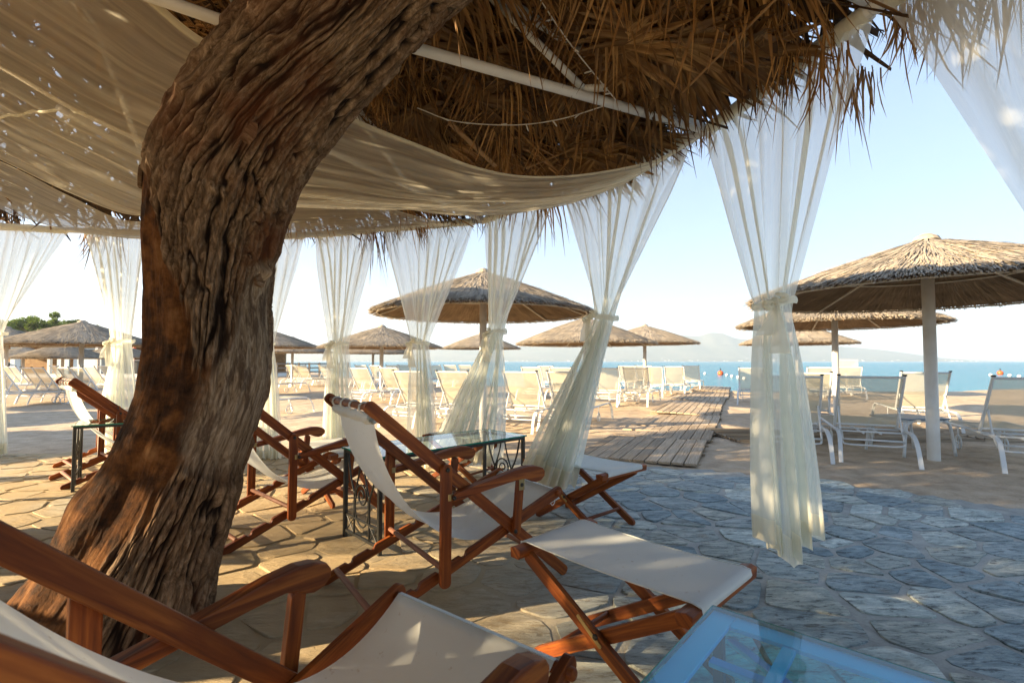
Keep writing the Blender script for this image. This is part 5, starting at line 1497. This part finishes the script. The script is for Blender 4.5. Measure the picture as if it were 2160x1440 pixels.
# ------------------------------------------------------------------ far left: beach bar, trees, fence
def beach_bar():
    root = empty('beach_bar', (-30, 33, 0), label='low beach bar with pale blue panels and dark openings at far left', cat='building')
    def bx(name, lo, hi, mt, **k):
        mb = MB(); box(mb, lo, hi); mb.obj(name, M[mt], root, **k)
    bx('floor', (-9, -.2, 0), (13, 4, .25), 'white'); bx('back_wall', (-9, 3.6, .25), (13, 3.8, 2.45), 'stem')
    bx('roof', (-9.4, -.6, 2.45), (13.4, 4.2, 2.62), 'reedin')
    for x in (-8.5, -5, -1.2, 2.0, 5.4, 9, 12.6): bx('post', (x, -.2, .25), (x + .18, 0, 2.45), 'pole')
    for x0, x1 in ((-8.2, -7.0), (-6.9, -5.6)): bx('window_panel', (x0, .3, .9), (x1, .36, 2.3), 'bluewall')
    for x0, x1 in ((-4.2, -3.5), (-1.0, -.2)): bx('door_panel', (x0, .3, .25), (x1, .38, 2.35), 'bluewall')
    bx('freezer', (.2, .2, .25), (2.1, 1.1, 2.0), 'bluewall'); bx('freezer_sign', (.8, .18, 1.75), (1.7, .195, 1.9), 'dark')
    bx('counter', (3.2, .6, .25), (12.0, 1.2, 1.15), 'dark'); bx('counter_top', (3.1, .5, 1.15), (12.1, 1.3, 1.2), 'white')
    bx('counter', (-9, .1, .25), (-4.6, .8, 1.0), 'dark'); bx('counter_top', (-9, .05, 1.0), (-4.5, .85, 1.06), 'white')
    for i in range(26): 
        x = random.uniform(3.4, 11.8); h = random.uniform(.12, .32); bx('bottle', (x, .7, 1.2), (x + random.uniform(.06, .3), .95, 1.2 + h), random.choice(['white', 'dark', 'bluewall', 'stem', 'white']))
    bx('shelf', (3.4, 3.2, 1.5), (12, 3.55, 1.55), 'white'); 
    return root
beach_bar()
for i, (x, y) in enumerate([(-24.6, 31.8), (-21.5, 31.4)]):
    o = empty('parasol', (x, y, 0), label=('small orange parasol folded beside the beach bar' if i else 'orange folded cloth by the bar behind the umbrellas'), cat='parasol', group='orange parasols by the bar')
    mb = MB(); tube(mb, [(0, 0, 0), (0, 0, 1.5), (0, 0, 2.1)], .03, 8); mb.obj('pole', M['pole'], o)
    mb = MB(); tube(mb, [(0, 0, 1.35), (0, 0, 1.6), (0, 0, 2.15)], [.30, .22, .03], 10); mb.obj('canopy', M['orange'], o)
def tree_obj(x, y, H, Rc, seed, label):
    rnd = np.random.default_rng(seed); root = empty('broadleaf_tree', (x, y, 0), label=label, cat='tree', group='trees behind the beach bar')
    mb = MB(); tube(mb, smooth_path([(0, 0, -.2), (.1, 0, H * .3), (-.15, .1, H * .6), (0, 0, H * .85)], 4), [.28 - .24 * i / 12 for i in range(13)], 8)
    for k in range(7):
        a = rnd.random() * 6.28; r = Rc * .75; z0 = H * (.3 + .06 * k)
        tube(mb, [(0, 0, z0), (r * .5 * math.cos(a), r * .5 * math.sin(a), z0 + H * .14), (r * math.cos(a), r * math.sin(a), z0 + H * .22)], [.09, .06, .02], 6)
    mb.obj('trunk', M['twig'], root, smooth=True)
    # clumps of leaves
    nc = 46; cc = []
    for k in range(nc):
        a = rnd.random() * 6.28; r = Rc * math.sqrt(rnd.random()) * .9; z = H * (.42 + .55 * rnd.random() * (1 - .45 * (r / Rc) ** 2)); cc.append((r * math.cos(a), r * math.sin(a), z, Rc * rnd.uniform(.16, .34)))
    N = 12000; ci = rnd.integers(0, nc, N); C_ = np.array(cc)[ci]
    d = rnd.normal(size=(N, 3)); d /= np.linalg.norm(d, axis=1)[:, None]; q = C_[:, :3] + d * (C_[:, 3] * rnd.random(N) ** .45)[:, None] * np.array([1, 1, .75])
    u = rnd.normal(size=(N, 3)); u /= np.linalg.norm(u, axis=1)[:, None]; w = np.cross(u, rnd.normal(size=(N, 3))); w /= np.linalg.norm(w, axis=1)[:, None]; sz = rnd.uniform(.07, .16, N)[:, None]
    V = np.stack([q - u * sz, q + w * sz * .5, q + u * sz, q - w * sz * .5], 1).reshape(-1, 3); F = np.arange(4 * N).reshape(-1, 4)
    me = bpy.data.meshes.new('crown'); me.from_pydata(V.tolist(), [], F.tolist()); me.uv_layers.new(name='UVMap'); me.materials.append(M['green']); me.update()
    link('crown', me, root)
def px2x(px, D): return (px - 1080) / FPX * D
for px, D, H, Rc, s, lab in [(55, 52, 6.0, 2.2, 1, 'darker green tree at the left end of the trees behind the bar'), (82, 46, 5.0, 2.0, 2, 'bright yellow green tree in the middle of the trees behind the bar'), (112, 50, 6.1, 2.3, 3, 'tallest green tree behind the grey umbrella'), (150, 54, 5.9, 2.3, 4, 'tree at the right end of the group, just above the umbrella crown'), (20, 50, 5.2, 2.4, 5, 'tree behind the left curtain at the picture edge'), (200, 56, 5.0, 2.2, 6, 'low tree behind the grey umbrella rim'), (-60, 46, 6, 2.6, 7, 'tree beyond the left edge of the picture')]:
    tree_obj(px2x(px, D), D, H, Rc, s, lab)
# timber rail fence beyond the loungers
fr_ = empty('rail_fence', (0, 0, 0), label='grey timber rail fence at the back of the beach right of the trunk', cat='fence')
FA = Vector((px2x(560, 30), 30, 0)); FB = Vector((px2x(735, 34), 34, 0)); nf = 9
for i in range(nf):
    p = FA.lerp(FB, i / (nf - 1)); mb = MB(); box(mb, (p.x - .05, p.y - .05, -.2), (p.x + .05, p.y + .05, 1.02)); mb.obj('post', M['fence'], fr_)
for z in (.42, .68, .95):
    for i in range(nf - 1):
        a = FA.lerp(FB, i / (nf - 1)); b = FA.lerp(FB, (i + 1) / (nf - 1)); mb = MB(); bar(mb, a + Vector((.052, -.07, z)), b + Vector((-.0, -.07, z)), .03, .08); mb.obj('rail', M['fence'], fr_)
# notice board
sb = empty('notice_board', (px2x(1786, 19.5), 19.5, 0), label='pale notice board on a post at the water edge', cat='sign')
mb = MB(); box(mb, (-.43, -.02, .72), (.43, .02, 1.18)); mb.obj('board', M['sign'], sb)
mb = MB(); box(mb, (-.03, .02, -.1), (.03, .06, 1.1)); mb.obj('post', M['pole'], sb)
mb = MB()
for i in range(5):
    box(mb, (-.34 + .02 * (i % 2), -.024, 1.08 - i * .075), (.30 - .06 * (i % 3), -.021, 1.10 - i * .075))
mb.obj('faded_print', m_plain('faded_print', (.5, .48, .5), .7), sb)
# buoys
def buoy(px, py, r, mt, label, z=-.16):
    p = ground(px, py, -.12); o = empty('buoy', (p.x, p.y, -.12), label=label, cat='buoy', group='floats on the bathing line')
    mb = MB(); sphere(mb, (0, 0, r * .5), r, 14, 9, .95); mb.obj('float', M[mt], o, smooth=True)
    if r > .2: mb = MB(); tube(mb, [(0, 0, r * 1.3), (0, 0, r * 2.0), (0, 0, r * 2.2)], [.05, .04, .06], 8); mb.obj('top_ring', M['cap'], o)
buoy(1520, 790, .26, 'orange', 'red buoy on the sea left of the tall curtain')
buoy(2110, 789, .24, 'orange', 'red buoy on the sea at the right edge of the picture')
for k, (px, py) in enumerate([(1487, 789), (1533, 792), (1544, 795), (1557, 797), (1570, 800), (2130, 793), (2150, 795), (2090, 792)]):
    buoy(px, py, .13, 'white', ['small white float left of the red buoy', 'first white float right of the red buoy', 'second white float right of the red buoy', 'third white float right of the red buoy', 'white float touching the tall curtain edge', 'white float right of the far right red buoy', 'last white float at the right picture edge', 'white float left of the far right red buoy'][k])
HAZE = True
if HAZE:
    hm = bpy.data.materials.new('haze_air'); hm.use_nodes = True; nt = hm.node_tree; nt.nodes.remove(nt.nodes['Principled BSDF'])
    pv = nt.nodes.new('ShaderNodeVolumePrincipled'); pv.inputs['Color'].default_value = (.80, .90, 1.0, 1); pv.inputs['Density'].default_value = .00036; pv.inputs['Anisotropy'].default_value = .2
    nt.links.new(pv.outputs[0], nt.nodes['Material Output'].inputs['Volume'])
    hm.cycles.homogeneous_volume = True if hasattr(hm.cycles, 'homogeneous_volume') else True
    mb = MB(); box(mb, (-4300, -60, -1.6), (4300, 4000, 190)); mb.obj('haze', hm, None, kind='stuff')
print('objects', len(bpy.data.objects), 'tris', sum(len(m.polygons) * 2 for m in bpy.data.meshes))
